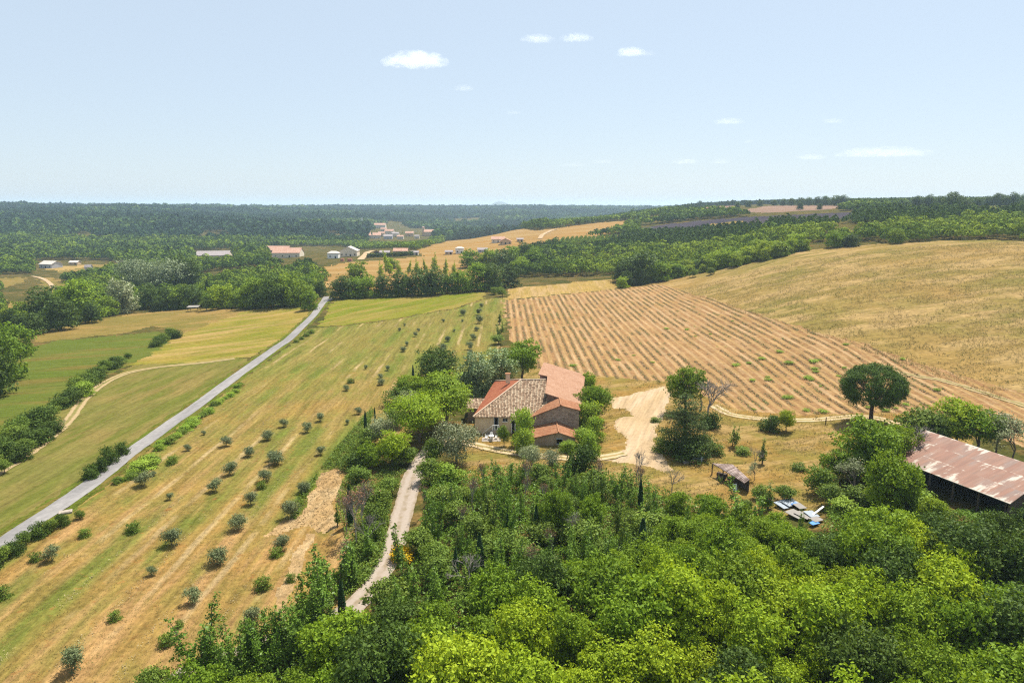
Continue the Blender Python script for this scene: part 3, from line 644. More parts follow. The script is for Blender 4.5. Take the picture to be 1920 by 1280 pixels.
for (px, py, h) in [(70,1050,15),(5,1122,22),(160,1005,15),(249,998,18),(217,1162,16),(312,1207,20),(322,869,15),(490,915,14),(337,1175,12),(658,718,9),(545,1090,14),(492,1103,22),(520,1042,16)]:
    T('shrub', px, py, h, 'bright green wild shrub among the olive trees in the dry grass', 'wild shrubs in the olive grove')
T('cypress', 664, 718, 11, 'tiny dark cypress seedling beside a young olive in the grove')
# between the fields, in front of the lavender
for (px, py, h, l) in [(942,556,18,'green bush at the corner of the clover field and the stubble'),(926,552,14,'low bush left of the corner bush by the clover field'),(936,608,26,'light green sapling heading the line beside the lavender'),
                       (938,630,30,'light green sapling in the middle of the line beside the lavender'),(934,645,18,'shrubby sapling nearest the farm in the line beside the lavender')]:
    T('thin' if h > 18 and py > 600 else 'bush', px, py, h, l, wide=1.5 if py > 600 else 1)
# trees round the farm
T('dark', 818, 738, 80, 'dark green broad tree left of the pale plane trees', wide=1.15)
T('cypress', 775, 720, 36, 'thin dark cypress against the dark tree behind the farm')
T('plane', 887, 745, 80, 'pale silvery green plane tree beside the red roof slope', wide=1.05)
T('plane', 934, 732, 76, 'pale plane tree directly behind the chimney', wide=1.05)
T('oak', 979, 713, 72, 'green leafy tree right of the plane trees at the edge of the lavender', wide=1.1)
T('walnut', 838, 800, 98, 'domed green tree standing left of the farmhouse corner')
T('linden', 786, 829, 88, 'bright yellow-green spreading tree shading the top of the driveway', variant=0)
T('bush', 747, 760, 34, 'olive green bush behind the bright spreading tree', wide=1.4)
T('oak', 762, 752, 46, 'dark leafy tree left of the domed tree')
T('lime', 787, 748, 44, 'yellow-green tree top between the dark tree and the domed tree')
T('olivetree', 772, 775, 40, 'blue-grey leaved tree between the bright spreading tree and the dark one', wide=1.3)
T('bush', 742, 800, 36, 'leafy bush hugging the left of the bright spreading tree')
T('cypress', 686, 812, 42, 'taller slim cypress at the edge of the olive grove')
T('cypress', 703, 787, 24, 'shorter slim cypress behind the taller one at the grove edge')
T('olivetree', 716, 832, 50, 'grey-green tree right of the taller slim cypress', wide=1.05)
T('bush', 690, 838, 34, 'green bush at the foot of the taller slim cypress', wide=1.3)
T('lime', 735, 872, 62, 'bright green bushy tree beside the upper driveway', wide=1.25)
T('oak', 695, 880, 48, 'green bushy tree left of the upper driveway', wide=1.1)
T('bush', 760, 872, 30, 'dark bush on the left verge of the driveway', wide=1.2)
T('darkbush', 665, 880, 34, 'dark bush above the bare earth')
T('bush', 672, 905, 30, 'leafy bush by the dry red-tipped saplings', wide=1.2)
T('olivetree', 856, 868, 74, 'grey olive tree beside the track at the corner of the farmhouse', wide=.95)
T('bush', 812, 872, 48, 'tall leafy bush left of the grey olive tree', wide=.9)
T('ivybush', 838, 905, 34, 'yellow-green vine mound below the grey olive tree', wide=1.15)
T('bush', 808, 905, 40, 'green bush at the right edge of the driveway', wide=1.1)
T('oak', 1112, 788, 66, 'rounded green tree against the right wall of the barn', wide=.95)
T('oak', 1100, 740, 40, 'leafy tree peeping out behind the barn', wide=.9)
T('bush', 1110, 770, 45, 'dark bush behind the rounded tree by the barn')
T('bush', 945, 836, 38, 'clipped round bush in front of the farmhouse wall', wide=.6)
for (px, py, h, l, k) in [(980,832,64,'vine climbing between the farmhouse and the gabled annex','ivybush'),(985,850,44,'vine mound at the left corner of the low shed','ivybush'),(1104,805,52,'large vine spilling over the right corner of the annex','ivybush'),(1116,826,44,'vine mound right of the low shed','ivybush'),
                          (1095,840,36,'vine draped in front of the low shed','ivybush'),(1106,858,44,'lowest vine mound beside the farmyard','ivybush'),(1058,846,18,'small vine below the low shed wall','ivybush'),(1068,848,22,'small vine right of the shed window','ivybush')]:
    T(k, px, py, h, l, wide=.44 if h > 60 else (.62 if h > 40 else .85))
T('olivetree', 996, 878, 44, 'grey bush left of the pair in front of the low shed', wide=.9)
T('olivetree', 1035, 884, 42, 'dry grey-brown bush middle of three before the low shed', wide=.8)
T('darkbush', 1087, 886, 50, 'dark round bush at the bend of the farm track', wide=.85)
T('pine', 1282, 848, 112, 'large dark pine standing alone right of the farmyard', wide=1.2)
T('oak', 1284, 772, 82, 'leafy green tree behind the large dark pine', wide=.9)
T('dead', 1326, 795, 84, 'bare dead tree leaning beside the large pine', wide=1.2)
T('dead', 1312, 770, 62, 'bare grey tree between the pine and the lavender', wide=1.2)
T('darkbush', 1330, 800, 26, 'dark bush at the foot of the bare dead tree')
T('darkbush', 1288, 856, 36, 'dark undergrowth bush below the large pine', wide=1.4)
T('shrub', 1237, 846, 24, 'low green shrub left of the large pine')
T('thin', 1375, 834, 40, 'light feathery shrub in the dry grass right of the pine', wide=1.5)
T('shrub', 1340, 850, 20, 'low shrub right of the pine foot', wide=1.4)
T('thin', 1430, 870, 46, 'spindly sapling behind the tumbledown shed', wide=1.4)
T('dead', 1415, 878, 40, 'small bare sapling behind the tumbledown shed', wide=.8)
T('darkbush', 1444, 807, 28, 'dark bush left of the light round bush by the track', wide=1.0)
T('lime', 1473, 808, 40, 'small light green round tree beside the dirt track', wide=.85)
T('umbrella', 1632, 793, 106, 'umbrella pine with round dark crown standing by the dirt track', wide=.96, rot=.4)
# around the rusty barn
for (k, px, py, h, wd, l) in [('oak',1625,898,112,1.1,'big green oak left of the rusty barn roof'),('bush',1707,832,68,1.2,'olive green bushy tree behind the left end of the rusty barn'),('oak',1662,880,84,1.,'green tree between the big oak and the rusty barn'),
    ('lime',1790,842,86,1.1,'light green tree behind the middle of the rusty barn'),('oak',1830,850,82,1.,'dark green tree behind the rusty barn'),('sparse',1868,850,80,1.2,'thin grey-leaved tree behind the rusty barn'),('sparse',1900,868,80,1.2,'thin bare-stemmed tree at the right edge behind the rusty barn'),
    ('dark',1752,845,66,1.,'low dark tree touching the back edge of the rusty barn'),('oak',1568,905,60,1.1,'small oak at the lower left of the big oak'),('bush',1535,925,50,.9,'bright bush at the edge of the dry grass'),('sparse',1600,935,66,1.1,'grey twiggy bush below the big oak'),
    ('bush',1560,950,40,1.2,'leafy bush above the pile of boards'),('dead',1712,880,74,1.2,'bare branching tree in front of the rusty barn roof')]:
    T(k, px, py, h, l, wide=wd)
p = Pz(1700, 920, 4.); tree('oak', (p.x, p.y, Z(p.x, p.y)), 7.6, 'tall spiky green tree in front of the left end of the rusty barn', wide=.62, variant=3)
p = Pz(1668, 930, 4.); tree('oak', (p.x, p.y, Z(p.x, p.y)), 9.5, 'leafy oak below the left corner of the rusty barn', wide=.8)

# hedges and roadside bushes on the left
for i, (px, py, h) in enumerate([(327,634,20),(308,640,20),(291,650,16),(240,672,14),(217,686,22),(197,698,28),(180,710,26),(152,735,36),(126,757,34),(104,768,22),(75,800,46),(40,818,46),(60,835,40),(18,838,44),(0,858,46),(-22,868,46),(38,862,34),(8,886,30),(95,812,30)]):
    T(['darkbush', 'bush'][i % 2], px, py, h*.8, 'dark green bush in the hedge dividing the two left meadows', 'hedge bushes between the left meadows', wide=1.1)
T('ivybush', 158, 742, 26, 'yellow-green bush standing out in the left meadow hedge', wide=1.0)
for i, (px, py, h) in enumerate([(206,868,30),(188,884,26),(170,896,24),(228,852,24)]):
    T('darkbush', px, py, h, 'dark bush in the clump on the left roadside', 'clump of bushes on the left roadside', wide=.75)
for i, (px, py, h) in enumerate([(262,884,24),(246,896,18),(282,870,20),(225,905,14),(300,842,16),(318,830,15),(332,819,14),(346,808,14),(360,796,14),(374,784,13),(388,773,12),(402,762,12),(416,752,11),(430,742,10),(445,728,9)]):
    for (ox, oy, q, wd) in ((random.uniform(-3, 3), random.uniform(-2, 2), random.uniform(.6, .95), 1.5), (7 + random.uniform(-3, 3), -5 + random.uniform(-3, 2), random.uniform(.45, .8), 1.7)):
        T(['ivybush', 'bush', 'ivybush', 'shrub'][(i + int(ox)) % 4], px + ox, py + oy, h*q, 'bright bramble bush along the right roadside', 'brambles along the right roadside', wide=wd)
for i, (px, py, h) in enumerate([(118,984,20),(96,996,22),(72,1006,24),(48,1022,26),(24,1040,26),(2,1056,28),(-22,1072,28),(150,972,16)]):
    T(['darkbush', 'bush'][i % 2], px, py, h, 'green bramble bush along the lower right roadside', 'brambles along the lower road', wide=.9)
for (px, py, h) in [(582,625,8),(574,630,7),(566,636,6),(556,642,6)]:
    T('shrub', px, py, h, 'low shrub on the roadside bank by the clover field', 'low shrubs on the roadside bank', wide=1.5)

# single trees and tree lines around the fields, a few hundred metres away
for (k, px, py, h, wd, l) in [
    ('far_oak',12,712,84,.9,'grey-green big tree cut by the left edge of the view'),('far_dark',-8,742,92,.9,'dark big tree at the left edge nearest the meadow'),('far_oak',30,668,60,1.,'green tree behind the big trees at the left edge'),
    ('far_dark',84,612,72,1.1,'broad dark tree in the left meadow-side grove'),('far_dark',116,618,62,1.,'dark tree right of the broad one in the left grove'),('far_oak',150,600,74,1.1,'tall oak at the right of the left grove'),('far_dark',58,628,42,1.2,'low dark tree left end of the left grove'),
    ('far_dark',172,605,40,1.,'small dark tree right edge of the left grove'),('far_oak',200,592,36,1.2,'small oak between the left grove and the grey willow'),('far_grey',232,586,62,.95,'round grey-green tree beyond the tan meadow'),('far_dark',282,578,46,1.,'dark tree right of the round grey-green one'),
    ('far_oak',262,580,22,1.3,'low tree at the edge of the tan meadow'),('far_dark',312,578,40,1.2,'dark tree beyond the tan meadow, middle'),('far_oak',340,578,38,1.2,'green tree beyond the tan meadow'),('far_dark',362,576,42,1.,'dark tree left of the little shelter'),
    ('far_poplar',391,570,44,1.3,'slim dark tree right behind the little shelter'),('far_lime',417,578,44,1.,'bright yellow-green round tree right of the little shelter'),('bush',388,582,20,1.3,'light bush beside the little shelter'),
    ('far_willow',262,548,62,1.,'silver willow, left of the pair behind the meadow'),('far_willow',304,552,66,1.1,'larger silver willow behind the meadow'),('far_dark',352,546,66,1.1,'dark tree beside the silver willows'),
    ('far_oak',452,575,36,1.2,'tree at the left of the row beyond the yellow stubble'),('far_oak',482,576,54,1.1,'tree in the row beyond the stubble, left of the road'),('far_dark',512,576,58,1.1,'darker tree in the row beyond the stubble'),('far_oak',540,572,58,.95,'tree behind the lone roadside oak'),
    ('far_oak',562,573,46,1.,'tree just left of the road end'),('far_oak',581,581,36,.95,'lone round oak beside the road before the wood'),('far_pine',577,532,38,.8,'dark pointed conifer among the trees past the road'),('far_dark',600,556,30,1.,'dark tree where the road enters the wood'),
    ('far_dark',640,560,52,.9,'first dark tree of the line behind the clover field'),('far_oak',665,557,44,1.1,'second tree of the line behind the clover field'),('far_oak',690,557,46,1.,'third tree of the line behind the clover field'),('far_dark',717,556,50,.85,'fourth tree of the line behind the clover field'),
    ('far_dark',746,556,54,1.,'fifth tree of the line behind the clover field'),('far_dark',764,553,44,.8,'narrow tree before the gap in the line'),('far_dark',790,553,58,.95,'dark tree after the gap behind the clover field'),('far_dark',815,552,60,1.,'large dark tree behind the clover field'),
    ('far_oak',848,549,46,.85,'slimmer tree behind the clover field right of the large dark one'),('far_oak',868,548,50,.8,'slim tree second right of the large dark one'),('far_oak',895,545,62,.95,'tall oak at the right of the clover field'),('far_dark',924,544,58,1.,'dark oak behind the corner bush'),
    ('far_dark',952,538,52,1.1,'dark oak above the wheat stubble'),('far_oak',884,501,32,1.25,'round tree alone on the cereal stubble'),('far_oak',906,502,22,1.2,'lower tree right of the round one on the stubble'),('far_oak',674,532,42,1.,'tree left of the orchard saplings'),('far_oak',735,503,20,1.3,'small round tree at the back of the orchard'),
    ('far_dark',1197,529,58,1.25,'broad dark oak at the corner of the lavender and the wood'),('far_dark',1166,527,44,1.,'dark oak left of the broad corner oak'),('far_oak',1236,527,34,1.2,'green oak right of the broad corner oak'),('bush',1299,520,15,1.,'single round bush in the corner of the hay meadow'),
    ('bush',1332,515,14,1.,'second round bush in the corner of the hay meadow')]:
    T(k, px, py, h*(.82 if 620 < px < 960 and py > 535 else 1), l, wide=wd*(1.15 if 620 < px < 960 and py > 535 else 1))
for (px, py, h) in [(713,520,30),(733,517,46),(748,517,28),(765,514,26),(780,512,28),(800,511,26),(816,513,38),(834,518,32),(851,512,22),(852,524,26),(760,530,22)]:
    T('far_sapling', px, py, h, 'slender light green tree planted in the orchard on the stubble', 'orchard trees on the stubble', wide=.8)
for (px, py, h, w_) in [(1186,389,14,1),(1215,388,10,1),(1236,387,9,1.2),(1270,387,10,1.2),(1290,387,9,1.2),(1312,387,12,1),(1345,386,8,1.2),(1366,386,8,1.2),(1382,391,13,1),(1403,389,13,1),(1424,387,11,1.1)] + [(1452+16*i, 386, 12+(i*37 % 9), 1.15) for i in range(12)] + [(1500,393,15,1),(1536,393,12,1),(1700,393,16,1.2),(1718,390,22,1.1),(1740,390,25,1.1),(1760,388,20,1.2),(1783,397,36,1.1),(1806,393,24,1.1),(1832,388,18,1.2)] + [(1850+17*i, 387, 19+(i*29 % 8), 1.1) for i in range(6)]:
    T('far_dark', px, py, h, 'dark round oak on the skyline of the right hand ridge', 'oaks along the skyline ridge', wide=w_)
T('far_purple', 706, 481, 11, 'dark purple plum tree beside the pale villa')
# ---------------------------------------------------------------- the near wood
def scatter(poly, z, r, nmax, seed=3, avoid=1.0):
    q = [tuple(Pz(*c, z)[:2]) for c in poly]; a = np.array(q); rr = np.random.default_rng(seed); out = []; cell = {}
    for _ in range(nmax*40):
        x = rr.uniform(a[:, 0].min(), a[:, 0].max()); y = rr.uniform(a[:, 1].min(), a[:, 1].max())
        if not inside(np.array([x]), np.array([y]), q)[0]: continue
        k = (int(x//r), int(y//r)); ok = True
        for i in (-1, 0, 1):
            for j in (-1, 0, 1):
                for (u, v) in cell.get((k[0]+i, k[1]+j), ()):
                    if (u-x)**2 + (v-y)**2 < r*r: ok = False
        if not ok: continue
        if road_dist(x, y) < avoid: continue
        cell.setdefault(k, []).append((x, y)); out.append((x, y))
        if len(out) >= nmax: break
    return out
_dr = catmull(DRIVE, 10)
def road_dist(x, y): return float(np.min(np.hypot(_dr[:, 0]-x, _dr[:, 1]-y)))
def proj(p):
    y = p[1]*math.cos(PITCH) + (CAM_H - p[2])*math.sin(PITCH); up = -p[1]*-math.sin(PITCH) - (CAM_H - p[2])*math.cos(PITCH)
    return 960 + F*p[0]/y, 640 - F*up/y
LIM = [(300,1195),(450,1185),(600,1150),(700,1125),(850,1090),(1000,1030),(1100,1025),(1200,1025),(1260,920),(1330,920),(1430,955),(1530,985),(1580,960),(1690,950),(1800,968),(1860,962),(1930,945),(2100,945)]
LIM2 = [(690,1060),(730,990),(770,925),(850,888),(900,872),(1100,862),(1250,885),(1330,945)]
def fit(x, y, h, lim=LIM, slack=0):
    """keep a crown no higher than the canopy line seen from the drone"""
    z = Z(x, y)
    for _ in range(40):
        px, py = proj((x, y, z + h))
        if py >= np.interp(px, [a for a, b in lim], [b for a, b in lim]) - slack: return h
        h *= .94
    return h
GW = 'trees of the near oak wood'
BOT = [(700,1150),(800,1120),(900,1120),(1000,1085),(1100,1070),(1250,1060),(1400,1010),(1500,1000),(1560,985),(1700,1010),(1780,1080),(1850,1170),(2000,1200),(2000,1420),(330,1420),(330,1275),(440,1235),(560,1215),(660,1190)]
for i, (x, y) in enumerate(scatter(BOT, 5.0, 3.8, 190, 5, 3.4)):
    f = fbm(x/16, y/16, 3, 2); k = 'lime' if f > .545 else 'oak'
    if i % 9 == 0: k = 'dark'
    q = dict(lime=('bright yellow-green oak crown in the wood along the bottom edge', 'bright oaks of the near wood'), oak=('mid green oak crown in the wood along the bottom edge', 'mid green oaks of the near wood'), dark=('dark green evergreen oak among the brighter oaks along the bottom edge', 'dark oaks of the near wood'))[k]
    h = fit(x, y, random.uniform(5.2, 9.8)*(1.0 if x > -12 else .82), slack=random.uniform(-25, 26))
    if h < 2.2: continue
    tree(k, (x, y, Z(x, y)), h, q[0], q[1], wide=random.uniform(.75, 1.0))
RGT = [(1720,985),(1800,1000),(1900,985),(2050,985),(2050,1150),(1880,1110),(1800,1060),(1720,1020)]
for i, (x, y) in enumerate(scatter(RGT, 6.0, 4.6, 24, 8)):
    h = fit(x, y, random.uniform(7.5, 11.), slack=random.uniform(-15, 12))
    if h < 2.2: continue
    tree('dark', (x, y, Z(x, y)), h, 'tall dark green tree in the shaded grove right of the bright oaks', 'dark trees right of the near wood', wide=random.uniform(.75, .9))
MIDW = [(1225,915),(1330,930),(1420,960),(1530,1000),(1400,1020),(1250,1060),(1150,1060),(1200,990)]
for i, (x, y) in enumerate(scatter(MIDW, 4.5, 3.6, 34, 9)):
    h = fit(x, y, random.uniform(4.8, 7.0), slack=random.uniform(-8, 12))
    if h < 2.2: continue
    tree('oak', (x, y, Z(x, y)), h, 'green oak at the upper edge of the near wood below the sheds', 'oaks below the sheds', wide=random.uniform(.85, 1.05))
THK = [(770,940),(800,905),(880,900),(960,890),(1100,885),(1200,905),(1240,940),(1210,1000),(1150,1060),(1000,1085),(900,1120),(800,1125),(720,1130),(720,1060),(755,990)]
for i, (x, y) in enumerate(scatter(THK, 3.0, 2.9, 90, 13, 3.0)):
    k = ['slender', 'slender', 'bush', 'slender', 'thin', 'bush', 'spindly'][i % 7]
    if k == 'bush': tree('bush', (x, y, Z(x, y)), random.uniform(2.4, 4.2), 'leafy bush in the overgrown thicket below the farm', 'bushes of the thicket below the farm', wide=1.2)
    elif k == 'spindly': tree(k, (x, y, Z(x, y)), fit(x, y, random.uniform(4.5, 6.5), LIM2, 12), 'half dead sapling with reddish leaves in the thicket', 'half dead saplings in the thicket')
    else: tree(k, (x, y, Z(x, y)), fit(x, y, random.uniform(4., 6.8), LIM2, random.uniform(-10, 14)), 'slender ivy-clad young tree rising from the thicket below the farm', 'young trees of the thicket below the farm', wide=1.0)
for (px, py, h, wd, l) in [(1202,1075,7.4,1.45,'tall dark cypress standing in the middle of the near wood'),(1005,1010,5.0,1.1,'dark cypress in the thicket right of the yellow broom'),(900,1075,5.5,1.3,'dark cypress rising from the left of the thicket'),(855,1085,4.2,1.2,'short dark cypress left of the thicket'),
                           (643,1172,5.4,1.15,'slim dark cypress beside the lower bend of the driveway'),(657,985,6.2,1.1,'dark cypress among the dry red-tipped saplings'),(1200,960,5.2,1.,'ivy-dark pole tree at the top of the thicket'),(952,1020,4.4,1.,'small dark cypress in the centre of the thicket')]:
    p = P(px, py); tree('cypress', p, h, l, wide=wd)
# left bank of the driveway
for (k, px, py, h, wd, l) in [('slender',560,1190,7.,1.1,'thin tree left of the lower driveway bend'),('slender',598,1165,7.6,1.2,'taller thin tree left of the driveway bend'),('slender',622,1120,7.,1.4,'leafy thin tree on the driveway bank'),('slender',655,1095,5.5,1.4,'bushy thin tree on the driveway bank'),
    ('slender',480,1235,5.5,1.1,'thin tree at the bottom left wood edge'),('slender',520,1225,5.5,1.,'second thin tree at the bottom left wood edge'),('slender',372,1258,6.2,1.4,'dark ragged tree standing at the corner of the olive grove'),('slender',400,1268,5.2,1.,'half bare tree at the corner of the olive grove'),
    ('spindly',668,1020,7.6,1.4,'dry red-tipped sapling clump beside the dark cypress'),('spindly',680,1005,7.8,1.4,'taller dry red-tipped sapling beside the driveway'),('dead',690,1035,5.5,.7,'bare grey sapling left of the driveway'),('spindly',650,1000,6.,1.3,'small dry sapling left of the red-tipped clump'),
    ('bush',702,985,3.4,1.,'green bush on the driveway bank by the dry saplings'),('bush',715,955,3.2,1.1,'brownish bush on the driveway bank'),('bush',722,930,3.,1.2,'bush on the left verge of the middle driveway'),('bush',690,940,3.,1.1,'bush above the dry red-tipped saplings'),
    ('slender',700,1040,4.2,1.5,'leafy sapling on the bank right of the dry saplings'),('thin',632,985,3.6,1.2,'blue-green sapling at the edge of the bare earth'),('bush',705,1010,2.6,1.,'low bush beside the middle driveway'),('bush',285,1300,3.,1.,'bush at the very bottom left of the driveway'),
    ('slender',800,1010,4.,1.,'sapling right of the middle driveway'),('dead',880,1110,4.6,1.1,'bare grey tree in the thicket above the bright oaks'),('dead',1080,1020,4.6,1.,'bare twiggy tree in the middle of the thicket'),('dead',1195,905,5.4,.9,'bare sapling at the top edge of the thicket'),('dead',1260,925,4.4,.9,'bare sapling near the end of the yard track'),
    ('oak',1040,1010,6.8,.75,'dark leafy tree standing out in the thicket'),('oak',1110,1000,5.6,.8,'green tree in the right of the thicket'),('bush',1115,935,4.6,1.,'bright bush at the top of the thicket below the yard'),('slender',1395,1010,7.0,1.5,'tall leafy tree between the tumbledown shed and the boards'),
    ('slender',1500,1000,3.6,.8,'thin sapling rising through the pile of boards'),('slender',950,905,4.,1.2,'sapling at the top left of the thicket'),('bush',1010,905,3.2,1.2,'bush at the top of the thicket below the grey bushes')]:
    p = P(px, py); tree(k, p, h, l, wide=wd)
T('broom', 752, 1052, 22, 'yellow flowering broom bush at the right edge of the driveway', wide=1.25)
for i, (px, py, h, w_) in enumerate([(600,1205,6,1.2),(575,1215,5.5,1.2),(545,1222,6,1.1),(505,1228,5.6,1.2),(470,1245,5.2,1.2),(440,1258,5.4,1.2),(625,1190,4.6,1.1),(590,1240,6,1.2),(550,1250,6,1.2),(505,1262,5.5,1.1),(462,1275,5.5,1.2),(640,1215,5,1.2),(420,1290,5,1.2),(610,1262,5.6,1.2)]):
    p = P(px, py); tree('slender', p, h, 'thin ivy-clad tree of the clump hiding the lower driveway', 'thin trees hiding the lower driveway', wide=w_)
for i, (px, py, h) in enumerate([(925,502,34),(945,508,40),(962,500,38),(985,496,42),(1003,505,40),(918,520,26),(975,512,30),(1020,500,34)]):
    T(['far_oak', 'far_dark'][i % 2], px, py, h, 'green tree in the clump at the right end of the cereal stubble', 'clump at the right end of the cereal stubble', wide=1.1)
for i, (px, py, h) in enumerate([(960,1120,6),(1085,1100,6.5),(1150,1085,5.5),(1010,1130,6),(915,1150,6),(1300,1020,6.5),(870,1050,5),(1090,945,4.6)]):
    p = P(px, py); tree('slender', p, h, 'dark ivy-clad pole of a young tree rising above the near wood', 'ivy-clad poles in the near wood', wide=.8)
for (k, px, py, h, wd, l) in [('bush',1590,905,3.6,1.2,'leafy bush left of the foot of the big oak'),('oak',1640,925,5.,.9,'low oak between the big oak and the barn'),('ivybush',1665,930,3.4,1.3,'bright vine mound at the left foot of the rusty barn'),('bush',1610,950,3.2,1.4,'broad bush below the big oak'),('darkbush',1690,945,3.2,1.3,'dark bush under the left eave of the rusty barn'),
    ('ivybush',1715,960,3.2,1.4,'vine mound along the front of the rusty barn'),('lime',1650,965,4.6,1.1,'bright low oak below the rusty barn'),('bush',1760,975,2.6,1.5,'bush in the shade of the barn front'),('lime',1745,985,4.2,1.1,'pale green oak before the middle of the barn front'),('ivybush',1575,965,2.6,1.3,'vine mound right of the boards heap'),
    ('darkbush',1670,900,3.0,1.2,'dark bush beside the left wall of the rusty barn'),('bush',1470,935,2.4,1.3,'bush behind the left of the boards heap'),('bush',1425,935,2.2,1.0,'bush right of the tumbledown shed'),('slender',1440,955,4.4,1.3,'leafy young tree right of the tumbledown shed'),('bush',1400,958,1.8,1.3,'broad bush in front of the tumbledown shed'),
    ('sparse',1415,900,3.2,1.,'thin twiggy shrub behind the tumbledown shed'),('thin',1350,905,1.6,1.4,'weedy shrub left of the tumbledown shed'),('shrub',1500,880,1.2,1.8,'low weed patch in the dry grass'),('shrub',1395,850,1.4,1.8,'low green weeds behind the tumbledown shed'),('shrub',1230,790,1.0,1.8,'low weeds at the right edge of the yard'),('bush',1262,850,2.4,1.3,'green bush at the left foot of the large pine'),('bush',1318,838,2.2,1.4,'green bush at the right foot of the large pine')]:
    p = P(px, py); tree(k, p, h, l, wide=wd)
_rw = random.Random(5)
for i in range(46):                          # bright weeds that have come up between the lavender rows
    px, py = (_rw.uniform(1400, 1780), _rw.uniform(655, 775)) if i % 3 else (_rw.uniform(1010, 1600), _rw.uniform(585, 720))
    p = P(px, py)
    if inside(np.array([p.x]), np.array([p.y]), WPOLY[[k for k, r_ in enumerate(REG) if r_[0] == 'lavender_field'][0]])[0]:
        tree('weed', p, _rw.uniform(.35, .75), 'bright green weed clump among the faded lavender rows', 'weed clumps in the lavender field', name='weed_clump', wide=_rw.uniform(1.6, 2.6), cat='weed')
for i, (px, py, h) in enumerate([(318,630,18),(299,644,16),(228,680,16),(206,692,20),(188,705,22),(165,722,26),(140,748,28),(115,764,24),(88,788,30),(58,808,34),(28,828,36),(4,850,36),(50,848,30),(80,826,26),(-12,872,34)]):
    T(['bush', 'darkbush'][i % 2], px, py, h*.85, 'dark green bush in the hedge dividing the two left meadows', 'hedge bushes between the left meadows', wide=1.35)
# undergrowth: one leafy carpet no one could count
q = np.array([tuple(Pz(*c, 1.5)[:2]) for c in BOT]); 
def carpet(poly, z, n, name, label, mat, size, hh, seed, avoid=2.6, gate=.0, sc=3.2):
    rr = np.random.default_rng(seed); q = [tuple(Pz(*c, z)[:2]) for c in poly]; a = np.array(q)
    x = rr.uniform(a[:, 0].min(), a[:, 0].max(), n); y = rr.uniform(a[:, 1].min(), a[:, 1].max(), n); m = inside(x, y, q)
    d = np.min(np.hypot(_dr[None, ::3, 0]-x[:, None], _dr[None, ::3, 1]-y[:, None]), axis=1) if n < 400000 else 9
    m &= d > avoid + 1.2*vnoise(x/1.5, y/1.5, 4); m &= fbm(x/5, y/5, seed, 3) > gate
    x, y = x[m], y[m]; b = np.clip((fbm(x/sc, y/sc, seed+1, 3) - .28)*2.0, .05, 1.3)*hh*np.clip((d[m]-avoid)/2.5 + .15, .15, 1)
    zz = height(x, y) + b*rr.uniform(.55, 1.06, len(x))
    e = .35; gx = (fbm((x+e)/sc, y/sc, seed+1, 3) - fbm((x-e)/sc, y/sc, seed+1, 3))*hh*2/(2*e); gy = (fbm(x/sc, (y+e)/sc, seed+1, 3) - fbm(x/sc, (y-e)/sc, seed+1, 3))*hh*2/(2*e)
    nr_ = unit(np.stack([-gx, -gy, np.ones(len(x))*.9], -1) + rr.normal(size=(len(x), 3))*.6)
    V, f = leafquads(np.stack([x, y, zz], -1), nr_, size*rr.uniform(.6, 1.3, len(x)), .65, rr)
    o = link(name, np_mesh(name, V, f, mat)); return tag(o, label, 'undergrowth', kind='stuff')
ALLW = [(770,930),(800,890),(880,885),(960,880),(1060,878),(1200,895),(1260,925),(1330,950),(1440,985),(1530,995),(1560,975),(1640,940),(1720,960),(2050,940),(2050,1450),(300,1450),(330,1290),(440,1245),(560,1225),(700,1160),(720,1060),(755,990)]
carpet(ALLW, 1.0, 260000, 'undergrowth', 'dense green undergrowth of climbers and brambles below the farm', LM['ivy'], .15, 2.0, 21)
BANK = [(650,870),(700,840),(790,850),(780,900),(750,960),(735,1020),(715,1070),(690,1100),(650,1130),(600,1190),(480,1235),(350,1290),(330,1280),(450,1215),(560,1160),(620,1090),(650,1020),(640,960),(630,930)]
carpet(BANK, .5, 60000, 'bank_grass', 'tall green grass and weeds on the bank left of the driveway', LM['shrub'], .12, .8, 23, 2.0, .44, 2.0)
# ================================================================ FAR WOODS
def merged_crowns(xy, rad, hgt, nq, seed, tint, spiky=None):
    """many crowns in one mesh: each a rough ball of leaf patches; tint is kept per crown"""
    rr = np.random.default_rng(seed); n = len(xy); z0 = height(xy[:, 0], xy[:, 1])
    d = rr.normal(size=(n, nq, 3)); d /= np.linalg.norm(d, axis=2, keepdims=True); d[:, :, 2] = np.abs(d[:, :, 2])*1.15 - .25
    lob = 1 + .28*np.sin(d[:, :, 0]*5 + rr.uniform(0, 6, (n, 1)))*np.sin(d[:, :, 1]*5 + rr.uniform(0, 6, (n, 1)))
    q = rr.uniform(.78, 1.05, (n, nq))*lob
    if spiky is not None: q = q*np.where(spiky[:, None], np.clip(1.15 - np.maximum(d[:, :, 2], 0)*.9, .25, 1.15), 1)
    c = np.stack([xy[:, None, 0] + d[:, :, 0]*rad[:, None]*q, xy[:, None, 1] + d[:, :, 1]*rad[:, None]*q, z0[:, None] + hgt[:, None]*(.46 + .5*d[:, :, 2]*rr.uniform(.85, 1.05, (n, nq)))], -1)
    nr_ = unit(d*.9 + rr.normal(size=d.shape)*.45 + np.array([0, 0, .25]))
    s = (rad[:, None]*rr.uniform(.75, 1.25, (n, nq))*1.45/math.sqrt(nq)*1.35)
    V, f = leafquads(c.reshape(-1, 3), nr_.reshape(-1, 3), s.ravel(), .75, rr)
    return V, f, np.repeat(tint, nq*4)
